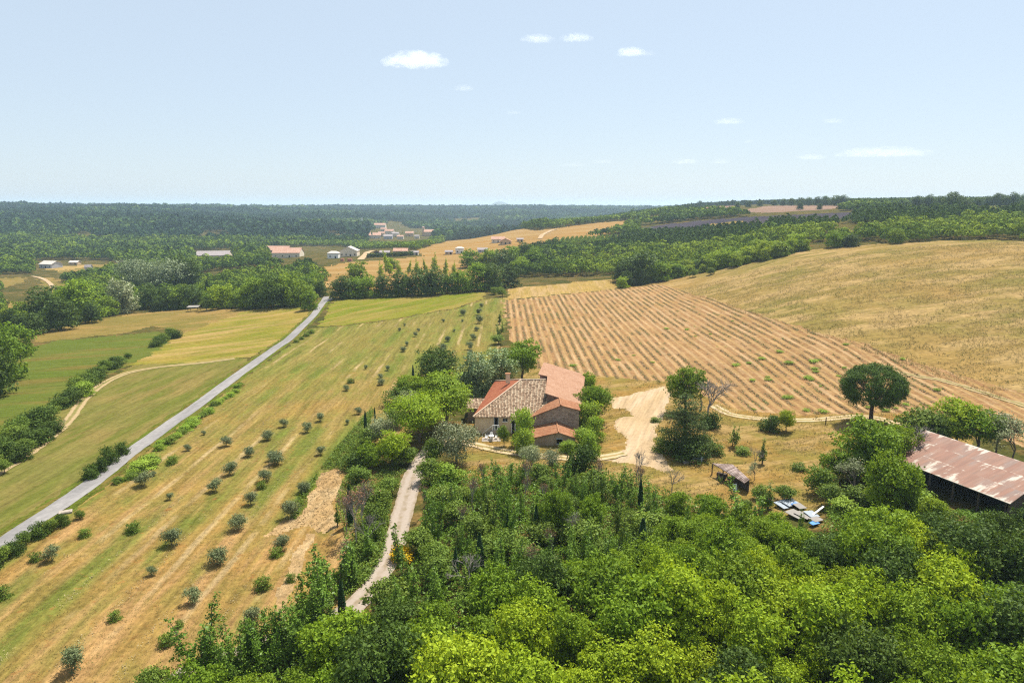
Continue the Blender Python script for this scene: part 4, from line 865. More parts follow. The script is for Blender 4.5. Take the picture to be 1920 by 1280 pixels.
def wood_mat(name, dark, mid, light, tr=.14):
    t = NT(name); a = t.n('ShaderNodeAttribute', attribute_name='tint').outputs['Fac']; g = t.n('ShaderNodeNewGeometry')
    f = t.math('ADD', a, t.math('MULTIPLY', t.math('SUBTRACT', g.outputs['Random Per Island'], .5), .30))
    col = t.ramp(f, [(.0, dark), (.5, mid), (1., light)])
    d = t.n('ShaderNodeBsdfPrincipled', {'Base Color': col, 'Roughness': .8, 'Specular IOR Level': .03}).outputs[0]
    tl = t.n('ShaderNodeBsdfTranslucent', {0: t.mix(1., col, (1.3, 1.2, .6, 1), 'MULTIPLY')}).outputs[0]
    return t.out(t.n('ShaderNodeMixShader', {0: tr, 1: d, 2: tl}).outputs[0])
WM = wood_mat('woodland_leaves', (.034, .062, .014), (.096, .152, .014), (.205, .265, .020)); HM = wood_mat('hillside_leaves', (.022, .046, .022), (.052, .100, .024), (.135, .19, .030))
NOWOOD = [[(500,466),(560,462),(640,462),(760,468),(860,474),(960,452),(960,500),(860,500),(680,500),(640,505),(560,500),(500,492)],[(60,488),(200,488),(250,500),(190,512),(100,530),(60,525)],[(0,515),(60,515),(110,560),(60,600),(0,610)],
          [(686,446),(700,424),(745,420),(770,428),(812,430),(815,452),(780,460),(690,460)],[(590,545),(632,545),(640,562),(600,600),(560,640),(540,640)],[(360,470),(440,470),(440,490),(360,492)],[(1230,535),(1290,515),(1360,505),(1380,512),(1300,528),(1250,545)],[(600,528),(700,530),(960,522),(962,560),(950,700),(560,700),(600,560)],[(1195,424),(1300,414),(1400,406),(1610,396),(1625,412),(1560,421),(1400,429),(1300,437),(1195,440)],[(1180,392),(1250,386),(1380,385),(1560,383),(1610,386),(1560,400),(1400,405),(1180,406)],[(1690,385),(1910,384),(1910,400),(1690,400)],[(940,520),(1165,518),(1170,565),(940,575)]]
NOW = [dens(world_poly(p_), 1) for p_ in NOWOOD]
cand = []; 
for (y0, y1, c) in [(285,700,5.4),(700,1200,7.6),(1200,2200,11.),(2200,4250,15.)]:
    yy = np.arange(y0, y1, c)
    for y in yy:
        xs = np.arange(-1.02*y - 20, 1.0*y + 20, c); X = xs + rng.uniform(-.45, .45, len(xs))*c; Y = y + rng.uniform(-.45, .45, len(xs))*c
        cand.append(np.stack([X, Y, np.full(len(X), c)], -1))
cand = np.concatenate(cand)
keep = np.ones(len(cand), bool); jx = cand[:, 0] + (fbm(cand[:, 0]/14, cand[:, 1]/14, 77, 2)-.5)*8; jy = cand[:, 1] + (fbm(cand[:, 0]/14, cand[:, 1]/14, 78, 2)-.5)*8
for k, wp in enumerate(WPOLY):
    s = cand[:, 1] < REG[k][3]; i_ = np.where(s)[0]; keep[i_[inside(jx[i_], jy[i_], wp)]] = False
for wp in NOW: keep &= ~inside(jx, jy, wp)
_rd = catmull(ROAD, 8)
keep &= np.min(np.hypot(_rd[None, :, 0]-cand[:, 0, None], _rd[None, :, 1]-cand[:, 1, None]), axis=1) > 7
# openings: gaps in the valley woods, thin cover on the left slope
gap = fbm(cand[:, 0]/55, cand[:, 1]/55, 91, 3); keep &= ~((gap > .64) & (cand[:, 1] < 1300)); gap2 = fbm(cand[:, 0]/160, cand[:, 1]/120, 92, 3); keep &= ~((gap2 > .70) & (cand[:, 1] > 1300))
for t_ in TREES:
    if t_[1] > 230: keep &= np.hypot(cand[:, 0]-t_[0], cand[:, 1]-t_[1]) > 3.6
cand = cand[keep]
tl = cand[:, 0]/cand[:, 1]
right = (tl > .10) & (cand[:, 1] < 1100)
pinef = fbm(cand[:, 0]/120, cand[:, 1]/140, 61, 3) + np.where((tl < -.22) & (cand[:, 1] > 1150) & (cand[:, 1] < 2300), .10, 0)
tint = .42 + (fbm(cand[:, 0]/60, cand[:, 1]/60, 51, 3)-.5)*.9 + rng.normal(size=len(cand))*.17
farhill = cand[:, 1] > 1100
tint += np.where(farhill, (fbm(cand[:, 0]/200, cand[:, 1]/300, 57, 3)-.5)*2.0, 0)
tint -= np.where(farhill, .04 + np.clip((pinef-.44)*4, 0, .34), 0)
# oak scrub nearest the hay meadow is bright, pines stand behind it
yb = np.interp(tl, [.1, .18, .25, .35, .5, .6, .74], [420, 430, 390, 360, 355, 350, 345])
band = right & (cand[:, 1] < yb*1.28); pines = right & ~band & (pinef > .40) & (cand[:, 1] < 720)
tint = np.where(band, tint + .26, tint); tint = np.where(pines, tint*.35 + .05, tint)
strip = (tl > -.33) & (tl < -.08) & (cand[:, 1] > 680) & (cand[:, 1] < 1060); tint = np.where(strip, tint*.5 + .48, tint)
rad = cand[:, 2]*np.where(cand[:, 1] > 1100, rng.uniform(.36, .95, len(cand)), rng.uniform(.42, .80, len(cand))); hgt = rad*rng.uniform(1.5, 2.4, len(cand)); hgt = np.where(pines, hgt*1.15, hgt)
hgt = np.where((tl > .05) & (cand[:, 1] > 560), np.minimum(hgt, 8.5), hgt); hgt = np.where(cand[:, 1] > 1500, np.minimum(hgt, 11), hgt)
hgt = np.where(strip, np.minimum(hgt, 7), hgt)
tall = (cand[:, 1] > 1900) & (rng.random(len(cand)) < .07); hgt = np.where(tall, np.minimum(hgt*1.7, 17), hgt)
spk = pines | (farhill & (pinef > .47))
dist = np.hypot(cand[:, 0], cand[:, 1]); pxp = 960 + 1305*tl
order = np.argsort(dist); near = order[(pxp[order] > -30) & (pxp[order] < 1950)][:230]
isnear = np.zeros(len(cand), bool); isnear[near] = True
for i in near:
    x, y = cand[i, :2]; k = 'far_pine' if pines[i] else ('far_lime' if tint[i] > .62 else ('far_oak' if tint[i] > .38 else 'far_dark'))
    side = 'right' if tl[i] > .1 else ('left' if tl[i] < -.25 else 'middle')
    lab = {'far_pine': 'dark pine standing', 'far_lime': 'bright green young oak', 'far_oak': 'green oak', 'far_dark': 'dark evergreen oak'}[k]
    where = {'right': 'at the wood edge beyond the hay meadow', 'left': 'in the valley wood beyond the left meadows', 'middle': 'in the wood behind the clover and stubble fields'}[side]
    h = max(3.4, hgt[i]*(1.0 if side != 'left' else 1.15))
    tree(k, (x, y, Z(x, y)), h, lab + ' ' + where, lab.replace(' standing', '') + 's ' + where, wide=min(1.35, max(.8, rad[i]*2/(h*.9))))
rest = ~isnear
def wood(sel, nq, seed): return merged_crowns(cand[sel, :2], rad[sel], hgt[sel], nq, seed, tint[sel], spk[sel])
def wood_obj(name, label, sels, mat):
    Vs, Fs, Ts, b = [], [], [], 0
    for k, (s, nq) in enumerate(sels):
        if not s.any(): continue
        V, f, tt_ = wood(s, nq, 70+k); Vs.append(V); Fs.append(f + b); Ts.append(tt_); b += len(V)
    m = np_mesh(name, np.concatenate(Vs), np.concatenate(Fs), mat); at = m.attributes.new('tint', 'FLOAT', 'POINT'); at.data.foreach_set('value', np.clip(np.concatenate(Ts), 0, 1).astype(np.float32))
    return tag(link(name, m), label, 'woodland', kind='stuff')
y_ = cand[:, 1]
wood_obj('woodland', 'mixed oak and pine woodland covering the slopes between the fields', [(rest & (y_ < 480), 130), (rest & (y_ >= 480) & (y_ < 720), 70), (rest & (y_ >= 720) & (y_ < 1100), 40)], WM)
wood_obj('hillside_forest', 'distant forest covering the hills across the valley', [(rest & (y_ >= 1100) & (y_ < 1700), 22), (rest & (y_ >= 1700), 14)], HM)
print('WOOD', len(cand), 'near', len(near))
# ================================================================ BUILDINGS
def tile_mat(name, cols, pu=.26, pv=.36, rows=.35, moss=None, cv=.5):
    """canal tiles: u runs along the eave, v up the slope"""
    t = NT(name); uv = t.n('ShaderNodeUVMap', uv_map='uv').outputs[0]; s = t.n('ShaderNodeSeparateXYZ', {0: uv}); u, v = s.outputs[0], s.outputs[1]
    cu = t.math('FLOOR', t.math('DIVIDE', u, pu)); cv_ = t.math('FLOOR', t.math('DIVIDE', t.math('ADD', v, t.math('MULTIPLY', cu, .13)), pv))
    wn = t.n('ShaderNodeTexWhiteNoise', {'Vector': t.n('ShaderNodeCombineXYZ', {0: cu, 1: cv_, 2: .5}).outputs[0]}, noise_dimensions='3D').outputs[0]
    big = t.noise(uv, .35, 4, .6); f = t.math('ADD', t.math('MULTIPLY', wn, cv), t.math('MULTIPLY', big, 1 - cv))
    n = len(cols); col = t.ramp(f, [(.18 + .64*i/(n-1), c) for i, c in enumerate(cols)])
    if moss: col = t.mix(t.ramp(t.noise(uv, .8, 5, .7), [(.56, 0.), (.66, .8)]), col, c4(moss))
    w_ = t.math('SINE', t.math('MULTIPLY', u, 2*math.pi/pu)); st = t.math('FRACT', t.math('DIVIDE', v, pv))
    shade = t.math('ADD', t.math('MULTIPLY', w_, rows*.5), 1 - rows*.25)       # barrel shading painted into the colour: troughs darker, crowns lighter
    col = t.mix(1., col, t.n('ShaderNodeCombineColor', {0: shade, 1: shade, 2: shade}).outputs[0], 'MULTIPLY')
    h = t.math('ADD', t.math('MULTIPLY', w_, .5), t.math('MULTIPLY', st, -.25))
    return t.out(t.bsdf(col, .9, .1, h, .9, .08))
def wall_mat(name, a, b, c, sc=.7, stone=0):
    t = NT(name); p = t.n('ShaderNodeTexCoord').outputs['Object']; n1 = t.noise(p, sc, 5, .65); n2 = t.noise(t.mapping(p, 0, (1, 1, .25)), sc*2.2, 5, .7)
    col = t.mix(t.ramp(n1, [(.38, 0.), (.62, 1.)]), c4(a), c4(b)); col = t.mix(t.ramp(n2, [(.52, 0.), (.68, .8)]), col, c4(c)); h = n2
    if stone:
        vo = t.n('ShaderNodeTexVoronoi', {'Vector': t.mapping(p, 0, (1, 1, 1.8)), 'Scale': stone}); col = t.mix(.55, col, t.mix(1., col, t.ramp(t.n('ShaderNodeSeparateColor', {0: vo.outputs['Color']}).outputs[0], [(0., .45), (1., 1.5)]), 'MULTIPLY')); h = vo.outputs['Distance']
    return t.out(t.bsdf(col, .95, .1, h, .5, .04))
def flat_mat(name, c, rough=.7, spec=.3, metallic=0., var=.25, sc=3.):
    t = NT(name); p = t.n('ShaderNodeTexCoord').outputs['Object']; n = t.noise(p, sc, 5, .65); v = t.math('ADD', t.math('MULTIPLY', n, var*2), 1-var)
    return t.out(t.bsdf(t.mix(1., c4(c), t.n('ShaderNodeCombineColor', {0: v, 1: v, 2: v}).outputs[0], 'MULTIPLY'), rough, spec, metallic=metallic))
M['tile_old'] = tile_mat('old_mixed_tiles', [(.14, .088, .055), (.25, .16, .10), (.34, .245, .16), (.45, .35, .24)], .30, .40, .85, cv=.62)
M['tile_red'] = tile_mat('red_tiles', [(.23, .068, .034), (.31, .10, .05), (.36, .15, .08)], .24, .36, .28, cv=.4)
M['tile_orange'] = tile_mat('orange_tiles', [(.20, .085, .042), (.30, .13, .065), (.36, .19, .105)], .26, .38, .35, moss=(.24, .14, .08), cv=.5)
M['tile_pale'] = tile_mat('pale_pink_tiles', [(.26, .135, .080), (.34, .19, .118), (.39, .245, .165)], .26, .38, .22, cv=.35)
M['plaster'] = wall_mat('beige_plaster', (.66, .52, .35), (.58, .44, .29), (.46, .345, .235), .5)
M['stone'] = wall_mat('rubble_stone', (.34, .26, .20), (.28, .205, .16), (.22, .17, .14), .9, 3.2)
M['plaster_dark'] = wall_mat('weathered_render', (.36, .28, .21), (.30, .225, .17), (.24, .18, .14), .6)
M['wood'] = wall_mat('weathered_boards', (.27, .17, .115), (.20, .125, .085), (.33, .23, .17), 1.6)
M['darkwood'] = wall_mat('dark_boards', (.09, .065, .05), (.06, .045, .036), (.13, .10, .08), 1.6)
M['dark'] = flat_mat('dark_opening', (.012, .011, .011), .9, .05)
M['glass'] = flat_mat('window_glass', (.03, .035, .04), .08, .5)
M['white'] = flat_mat('white_paint', (.78, .77, .74), .5, .3, var=.08); M['bluegrey'] = flat_mat('blue_grey_paint', (.36, .42, .46), .5, .3)
M['concrete'] = flat_mat('pale_concrete', (.30, .255, .21), .9, .1)
def roof(name, pts, mat, parent, th=.16, udir=None, label=None):
    """a tiled slope with real thickness; uv in metres (u along the eave, first two points)"""
    off = parent_world(parent) if parent else Vector((0, 0, 0)); p = [Vector(q) - off for q in pts]; n = len(p)
    u = (Vector(udir) if udir else (p[1]-p[0])).normalized(); nn = (p[1]-p[0]).cross(p[2]-p[0]).normalized()
    if nn.z < 0: nn = -nn
    v = nn.cross(u); V = [tuple(q) for q in p] + [tuple(q - Vector((0, 0, th))) for q in p]
    m = bpy.data.meshes.new(name); ar = sum((p[i].x*p[(i+1) % n].y - p[(i+1) % n].x*p[i].y) for i in range(n))
    o = list(range(n)) if ar > 0 else list(range(n))[::-1]
    F_ = [o, [n + i for i in o[::-1]]] + [[o[(k+1) % n], o[k], n + o[k], n + o[(k+1) % n]] for k in range(n)]
    m.from_pydata(V, [], F_); m.materials.append(mat); l = m.uv_layers.new(name='uv')
    for li, lp in enumerate(m.loops):
        q = Vector(V[lp.vertex_index]) - p[0]; l.data[li].uv = (q.dot(u), q.dot(v))
    m.update(); ob = link(name, m, parent)
    if label: ob['label'] = label
    return ob
def ridge(parent, pts, mat, r=.13, name='ridge_tiles'):
    mb = MB()
    for a, b in zip(pts, pts[1:]): mb.bar(a, b, r, r, 7)
    return mb.build(name, mat, parent)
M['ridge'] = flat_mat('mortared_ridge', (.56, .42, .30), .9, .1)
# ---- the farmhouse: hipped roof, stair and landing on the front
fh = empty('farmhouse', (0, 140, 0), 'beige farmhouse with hipped roof half old mixed tiles and half red tiles', 'farmhouse')
A_, RR_ = (2.0, 141.5, 8.5), (7.2, 141.6, 8.5); FL_, FR_ = (-7.75, 129.35, 4.05), (5.6, 129.35, 4.05); BL_, BR_ = (-4.1, 157.4, 4.05), (7.2, 157.4, 4.05)
roof('roof', [FL_, FR_, (7.2, 130.8, 4.59), RR_, A_], M['tile_old'], fh, label='old mixed tan and brown roof tiles')
roof('roof', [BL_, FL_, A_], M['tile_red'], fh, label='bright red orange roof slope')
roof('roof', [BR_, BL_, A_, RR_], M['tile_red'], fh, label='rear red roof slope')
ridge(fh, [(-7.7, 129.4, 4.12), (2., 141.5, 8.56), (7.2, 141.6, 8.56)], M['ridge']); ridge(fh, [(2., 141.5, 8.56), (-4.1, 157.3, 4.12)], M['ridge'])
mb = MB(); fp = [(-7.35, 129.8), (5.6, 129.8), (6.3, 157), (-3.8, 157)]
for k in range(4):
    a, b = fp[k], fp[(k+1) % 4]; mb.poly([(a[0], a[1], -.5), (b[0], b[1], -.5), (b[0], b[1], 3.98), (a[0], a[1], 3.98)])
mb.build('wall', M['plaster'], fh)
ch = MB(); ch.box((-.9, 144.6, 8.0), (.95, .75, 2.0)); chm = ch.build('chimney', M['plaster'], fh); c2 = MB(); c2.box((-.9, 144.6, 9.06), (1.15, .95, .12)); c2.build('chimney_cap', M['tile_orange'], chm)
def wy(px, py, y=129.75): return Py(px, py, y)
d0, d1 = wy(926.2, 803), wy(934.5, 781)
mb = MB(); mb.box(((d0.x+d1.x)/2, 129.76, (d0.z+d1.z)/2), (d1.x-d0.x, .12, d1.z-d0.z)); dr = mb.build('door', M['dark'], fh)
mb = MB(); mb.box((d0.x+.05, 129.68, (d0.z+d1.z)/2), (.10, .10, d1.z-d0.z)); mb.box((d1.x-.05, 129.68, (d0.z+d1.z)/2), (.10, .10, d1.z-d0.z)); mb.box(((d0.x+d1.x)/2, 129.68, d1.z+.05), (d1.x-d0.x, .10, .10)); mb.build('door_frame', M['bluegrey'], dr)
w0, w1 = wy(942.8, 789.6), wy(951.2, 784.2); wn = MB(); wn.box(((w0.x+w1.x)/2, 129.77, (w0.z+w1.z)/2), (w1.x-w0.x, .10, w1.z-w0.z)); wo_ = wn.build('window', M['glass'], fh)
mb = MB(); mb.box(((w0.x+w1.x)/2, 129.69, (w0.z+w1.z)/2), (.06, .06, w1.z-w0.z)); mb.box(((w0.x+w1.x)/2, 129.66, w0.z-.06), (w1.x-w0.x+.2, .2, .1)); mb.build('window_frame', M['white'], wo_)
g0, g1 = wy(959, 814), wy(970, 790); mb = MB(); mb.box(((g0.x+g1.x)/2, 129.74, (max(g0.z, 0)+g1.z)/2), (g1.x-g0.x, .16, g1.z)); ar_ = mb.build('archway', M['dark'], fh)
mb = MB(); mb.box((g0.x + .05, 129.6, 1.3), (.12, .16, 2.6)); mb.box((g0.x + .72, 129.6, 1.3), (.16, .16, 2.6)); mb.build('door_post', M['white'], ar_)
lz = d0.z; lx0, lx1 = wy(923.6, 803).x, wy(936.2, 803).x
mb = MB(); mb.box(((lx0+lx1)/2, 129.05, lz/2-.1), (lx1-lx0, 1.3, lz+.2)); nst = 7
for k in range(nst):
    mb.box((lx0 - .14 - k*.27, 129.05, (lz - (k+1)*lz/(nst+1))/2), (.27, 1.1, lz - (k+1)*lz/(nst+1)))
st = mb.build('staircase', M['concrete'], fh)
mb = MB()
for x in (lx0+.05, lx0 + .5, (lx0+lx1)/2 + .3, lx1-.05): mb.box((x, 128.45, lz + .55), (.10, .08, 1.1))
mb.box(((lx0+lx1)/2, 128.45, lz + 1.08), (lx1-lx0, .08, .09)); mb.bar((lx0, 128.5, lz+1.05), (lx0-1.9, 128.5, 1.0), .04, .04); mb.box((lx0-1.9, 128.5, .5), (.1, .1, 1.0))
mb.build('railing', M['white'], fh)
# small wing on the left
mb = MB(); mb.box((-7.6, 141.4, 1.45), (3.4, 7., 3.9)); wg = mb.build('side_wing', M['plaster_dark'], fh); roof('wing_roof', [(-9.6, 137.3, 3.35), (-6.0, 137.3, 3.35), (-5.5, 141.6, 4.35), (-9.6, 141.6, 4.35)], M['tile_old'], wg)
# ---- barn with a single pale slope
bn = empty('barn', (11, 147, 0), 'tall barn with one broad pale pink tiled roof slope', 'barn')
def bz(x, y): return 7.6 - (x - (6.7 + (y-134.3)*.1))*.333
rp = [(6.7, 134.2), (14.3, 133.9), (17.7, 160.6), (7.66, 159.8), (5.8, 147.), (7.9, 147.9)]
roof('roof', [(x, y, bz(x, y)) for x, y in rp], M['tile_pale'], bn, th=.2, udir=(.1, 1, 0))
mb = MB(); wp_ = [(7.25, 134.55), (13.8, 134.3), (17.1, 160.2), (8.0, 159.4), (6.2, 147.35), (7.95, 148.3)]
for k in range(6):
    a, b = wp_[k], wp_[(k+1) % 6]; mb.poly([(a[0], a[1], -.4), (b[0], b[1], -.4), (b[0], b[1], bz(*b)-.22), (a[0], a[1], bz(*a)-.22)])
mb.build('wall', M['stone'], bn)
mb = MB()
for k in range(13):
    x = 7.3 + k*.235; mb.box((x, 134.42, (5.2 + bz(x, 134.4)-.24)/2), (.20, .06, bz(x, 134.4)-.24-5.2))
mb.build('board_cladding', M['wood'], bn)
# ---- gabled annex
ax = empty('gabled_annex', (8, 131, 0), 'stone annex with orange tiled gable roof in front of the barn', 'farm building')
g = dict(x0=2.7, xa=9.6, x1=13.45, ze=3.8, za=6.6, zr=5.55, y0=128.75, y1=134.)
roof('roof', [(g['x0'], g['y0'], g['ze']), (g['xa'], g['y0'], g['za']), (g['xa'], g['y1'], g['za']), (g['x0'], g['y1'], g['ze'])], M['tile_orange'], ax, udir=(0, 1, 0), label='long left roof slope')
roof('roof', [(g['xa'], g['y0'], g['za']), (g['x1'], g['y0'], g['zr']), (g['x1'], g['y1'], g['zr']), (g['xa'], g['y1'], g['za'])], M['tile_orange'], ax, udir=(0, 1, 0), label='short right roof slope')
mb = MB(); pr = [(3.0, -.4), (13.2, -.4), (13.2, g['zr']-.12), (9.6, g['za']-.2), (3.0, g['ze']-.06)]
for y, fl in ((129., 1), (133.9, -1)):
    q = [(x, y, z) for x, z in pr]; mb.poly(q if fl > 0 else q[::-1])
for k in range(5):
    a, b = pr[k], pr[(k+1) % 5]
    if k != 2 and k != 3: mb.poly([(a[0], 129., a[1]), (a[0], 133.9, a[1]), (b[0], 133.9, b[1]), (b[0], 129., b[1])])
mb.build('wall', M['stone'], ax); ridge(ax, [(9.6, 128.75, 6.66), (9.6, 134, 6.66)], M['tile_orange'], .12)
# ---- low shed in front
ls = empty('low_shed', (8, 125, 0), 'low stone shed with orange gable roof in front of the annex', 'shed')
s_ = dict(x0=3.0, xa=8.75, x1=12.35, ze=1.95, za=3.25, zr=1.98, y0=122.3, y1=128.95)
roof('roof', [(s_['x0'], s_['y0'], s_['ze']), (s_['xa'], s_['y0'], s_['za']), (s_['xa'], s_['y1'], s_['za']), (s_['x0'], s_['y1'], s_['ze'])], M['tile_orange'], ls, udir=(0, 1, 0), label='left roof slope')
roof('roof', [(s_['xa'], s_['y0'], s_['za']), (s_['x1'], s_['y0'], s_['zr']), (s_['x1'], s_['y1'], s_['zr']), (s_['xa'], s_['y1'], s_['za'])], M['tile_orange'], ls, udir=(0, 1, 0), label='right roof slope')
mb = MB(); pr = [(3.9, -.5), (12.0, -.5), (12.0, 1.93), (8.75, 3.06), (3.9, 2.0)]
mb.poly([(x, 122.6, z) for x, z in pr]); mb.poly([(x, 128.9, z) for x, z in pr][::-1])
for k in (0, 1, 4):
    a, b = pr[k], pr[(k+1) % 5]; mb.poly([(a[0], 122.6, a[1]), (a[0], 128.9, a[1]), (b[0], 128.9, b[1]), (b[0], 122.6, b[1])])
mb.build('wall', M['plaster_dark'], ls); ridge(ls, [(8.75, 122.3, 3.3), (8.75, 128.95, 3.3)], M['tile_orange'], .12)
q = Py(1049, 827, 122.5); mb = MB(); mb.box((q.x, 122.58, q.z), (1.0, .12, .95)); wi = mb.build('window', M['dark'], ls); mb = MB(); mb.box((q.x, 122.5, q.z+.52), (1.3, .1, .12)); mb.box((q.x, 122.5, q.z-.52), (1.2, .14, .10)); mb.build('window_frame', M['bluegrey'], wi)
# ---- open barn with the rusty iron roof
def rust_mat():
    t = NT('rusted_corrugated_iron'); uv = t.n('ShaderNodeUVMap', uv_map='uv').outputs[0]; s = t.n('ShaderNodeSeparateXYZ', {0: uv}); u, v = s.outputs[0], s.outputs[1]
    sh = t.n('ShaderNodeCombineXYZ', {0: t.math('FLOOR', t.math('DIVIDE', u, .85)), 1: t.math('FLOOR', t.math('DIVIDE', v, 3.75)), 2: 0.}).outputs[0]
    wn = t.n('ShaderNodeTexWhiteNoise', {'Vector': sh}, noise_dimensions='3D').outputs[0]; str_ = t.noise(t.mapping(uv, 0, (1, .12, 1)), 2.2, 5, .7); bg_ = t.noise(uv, .22, 4, .6)
    col = t.ramp(t.math('ADD', t.math('MULTIPLY', wn, .35), t.math('MULTIPLY', bg_, .65)), [(.28, (.165, .066, .036)), (.5, (.185, .086, .050)), (.70, (.155, .105, .085))])
    col = t.mix(1., col, t.ramp(str_, [(.3, .72), (.7, 1.22)]), 'MULTIPLY')
    fv = t.math('FRACT', t.math('DIVIDE', v, 3.75)); seam = t.ramp(fv, [(0., .16), (.07, 0.), (.94, 0.), (1., .16)])
    low = t.ramp(v, [(0., .16), (.999, .0)]); lowz = t.math('MULTIPLY', t.math('SUBTRACT', 1., t.n('ShaderNodeClamp', {0: t.math('DIVIDE', v, 4.2)}).outputs[0]), .13)
    edge = t.math('MULTIPLY', t.n('ShaderNodeClamp', {0: t.math('DIVIDE', t.math('SUBTRACT', v, 9.6), 1.6)}).outputs[0], .12)
    patch = t.math('ADD', t.math('ADD', t.math('ADD', t.math('MULTIPLY', t.noise(t.mapping(uv, 0, (1, .30, 1)), .75, 5, .62), 1.), t.math('MULTIPLY', seam, .55)), t.math('ADD', lowz, edge)), t.math('MULTIPLY', t.math('SUBTRACT', wn, .5), .14))
    col = t.mix(t.ramp(patch, [(.60, 0.), (.69, .95)]), col, (.40, .345, .28, 1))
    w_ = t.math('SINE', t.math('MULTIPLY', u, 2*math.pi/.16))
    return t.out(t.bsdf(col, .65, .3, w_, .35, .03))
M['rust'] = rust_mat()
BLr, BRr, TLr = Pz(1657, 852.6, 4.2), Pz(1894, 944, 4.2), Pz(1736, 806, 6.8); TRr = TLr + (BRr - BLr)
c_ = (BLr + TRr)/2; rb = empty('open_barn', (c_.x, c_.y, Z(c_.x, c_.y)), 'open barn with rust red corrugated iron roof among the trees', 'barn')
roof('roof', [BLr, BRr, TRr, TLr], M['rust'], rb, th=.10)
def lerp(a, b, f): return a + (b-a)*f
for k in range(6):
    f = .03 + .94*k/5
    for (a, b, ins) in ((BLr, BRr, .05), (TLr, TRr, -.05)):
        p_ = lerp(a, b, f) + (TLr-BLr)*ins*.5; mb = MB(); mb.box((p_.x, p_.y, (p_.z-.12 + Z(p_.x, p_.y)-.3)/2), (.24, .24, p_.z-.12 - Z(p_.x, p_.y)+.3), .4); mb.build('post', M['darkwood'], rb)
mb = MB()
def wallpoly(a, b, za, zb): mb.poly([(a.x, a.y, -.3), (b.x, b.y, -.3), (b.x, b.y, zb), (a.x, a.y, za)])
t1, t2 = TLr + (BLr-TLr)*.04, TRr + (BRr-TRr)*.04; wallpoly(t1, t2, 6.5, 6.5); l1, l2 = BLr + (BRr-BLr)*.012, TLr + (TRr-TLr)*.012; wallpoly(l1, l2, 4.0, 6.6); r1, r2 = BRr + (BLr-BRr)*.012, TRr + (TLr-TRr)*.012; wallpoly(r2, r1, 6.6, 4.0)
mb.build('wall', M['darkwood'], rb)
# ---- tumbledown shed
ra, rb_, rc, rd = Pz(1336, 868, 2.5), Pz(1396, 905, 2.2), Pz(1406, 899, 2.7), Pz(1374, 870, 3.0)
sh = empty('tumbledown_shed', (ra.x, ra.y, Z(ra.x, ra.y)), 'tumbledown open shed with grey brown sagging board roof', 'shed')
M['oldroof'] = tile_mat('grey_brown_boards', [(.17, .12, .10), (.27, .20, .17), (.36, .28, .25)], .35, 3., .5, cv=.7)
roof('roof', [ra, rb_, rc, rd], M['oldroof'], sh, th=.12, udir=(rb_-ra))
for a in (ra, lerp(ra, rb_, .35), lerp(ra, rb_, .7), lerp(rd, rc, .1), lerp(rd, rc, .9)):
    mb = MB(); z0 = Z(a.x, a.y) - .2; mb.box((a.x, a.y, (a.z-.14+z0)/2), (.16, .16, a.z-.14-z0)); mb.build('post', M['darkwood'], sh)
mb = MB(); a, b = lerp(rd, ra, .06), lerp(rc, rb_, .06); mb.poly([(a.x, a.y, Z(a.x, a.y)-.2), (b.x, b.y, Z(b.x, b.y)-.2), (b.x, b.y, 2.55), (a.x, a.y, 2.85)]); mb.build('wall', M['darkwood'], sh)
def thing(name, fn, mat, loc, label, cat, group=None):
    mb = MB(); mb.world = False; fn(mb); o = mb.build(name, mat, None, loc=loc); return tag(o, label, cat, group)
p = P(1379, 922); e = thing('door_panel', lambda m: m.box((0, 0, .6), (.95, .06, 1.3), .35), M['bluegrey'], p, 'dark grey panel leaning at the end of the tumbledown shed', 'panel'); e.rotation_euler = (R(-18), 0, .2)
p = lerp(ra, rb_, .2); thing('scrap_heap', lambda m: [m.box((random.uniform(0, 1.4), random.uniform(-1.6, .4), random.uniform(.1, .6)), (random.uniform(.3, .9), random.uniform(.3, .9), random.uniform(.2, .7)), random.random()*3) for _ in range(12)], M['darkwood'], (p.x, p.y, Z(p.x, p.y)), 'heap of dark scrap stored under the tumbledown shed', 'scrap heap')
# boards, sheets and tarpaulin lying below the sheds
M['sheet'] = flat_mat('pale_metal_sheet', (.25, .28, .31), .8, .2, .0, .15); M['greyboard'] = flat_mat('grey_boards', (.22, .20, .18), .9, .1); M['blue'] = flat_mat('blue_tarpaulin', (.05, .19, .52), .5, .3); M['redbrick'] = flat_mat('faded_red', (.45, .20, .14), .8, .1)
for (px, py, sx, sy, rz, m_, nm, l, tilt) in [(1466,951,1.5,2.0,.5,'sheet','metal_sheet','pale metal sheet at the left of the boards heap',8),(1481,946,2.6,1.9,.5,'sheet','metal_sheet','largest pale metal sheet at the back of the boards heap',6),(1492,950,1.2,1.0,.7,'blue','tarpaulin','small blue tarpaulin on the large metal sheet',3),
        (1499,953,1.5,1.5,.4,'greyboard','board','mauve grey board right of the blue tarpaulin',8),(1492,968,2.2,2.4,.6,'greyboard','board','weathered grey boards in the middle of the heap',5),(1506,970,1.6,2.2,.6,'greyboard','board','grey board beside the thin sapling',4),
        (1521,968,1.6,1.7,.3,'sheet','metal_sheet','pale blue sheet right of the thin sapling',6),(1530,978,1.8,1.2,.5,'greyboard','board','grey slatted panel at the right end of the heap',4),(1526,985,1.5,.8,.5,'blue','tarpaulin','crumpled blue tarpaulin in front of the boards heap',5),(1436,938,.5,1.9,.9,'redbrick','plank','reddish plank at the left edge of the boards heap',14)]:
    p = P(px, py); o = thing(nm, lambda m: m.box((0, 0, 0), (sx, sy, .06)), M[m_], (p.x, p.y, p.z + .42), l, 'sheet' if 'sheet' in nm else nm); o.rotation_euler = (R(tilt), R(tilt*.6), rz)
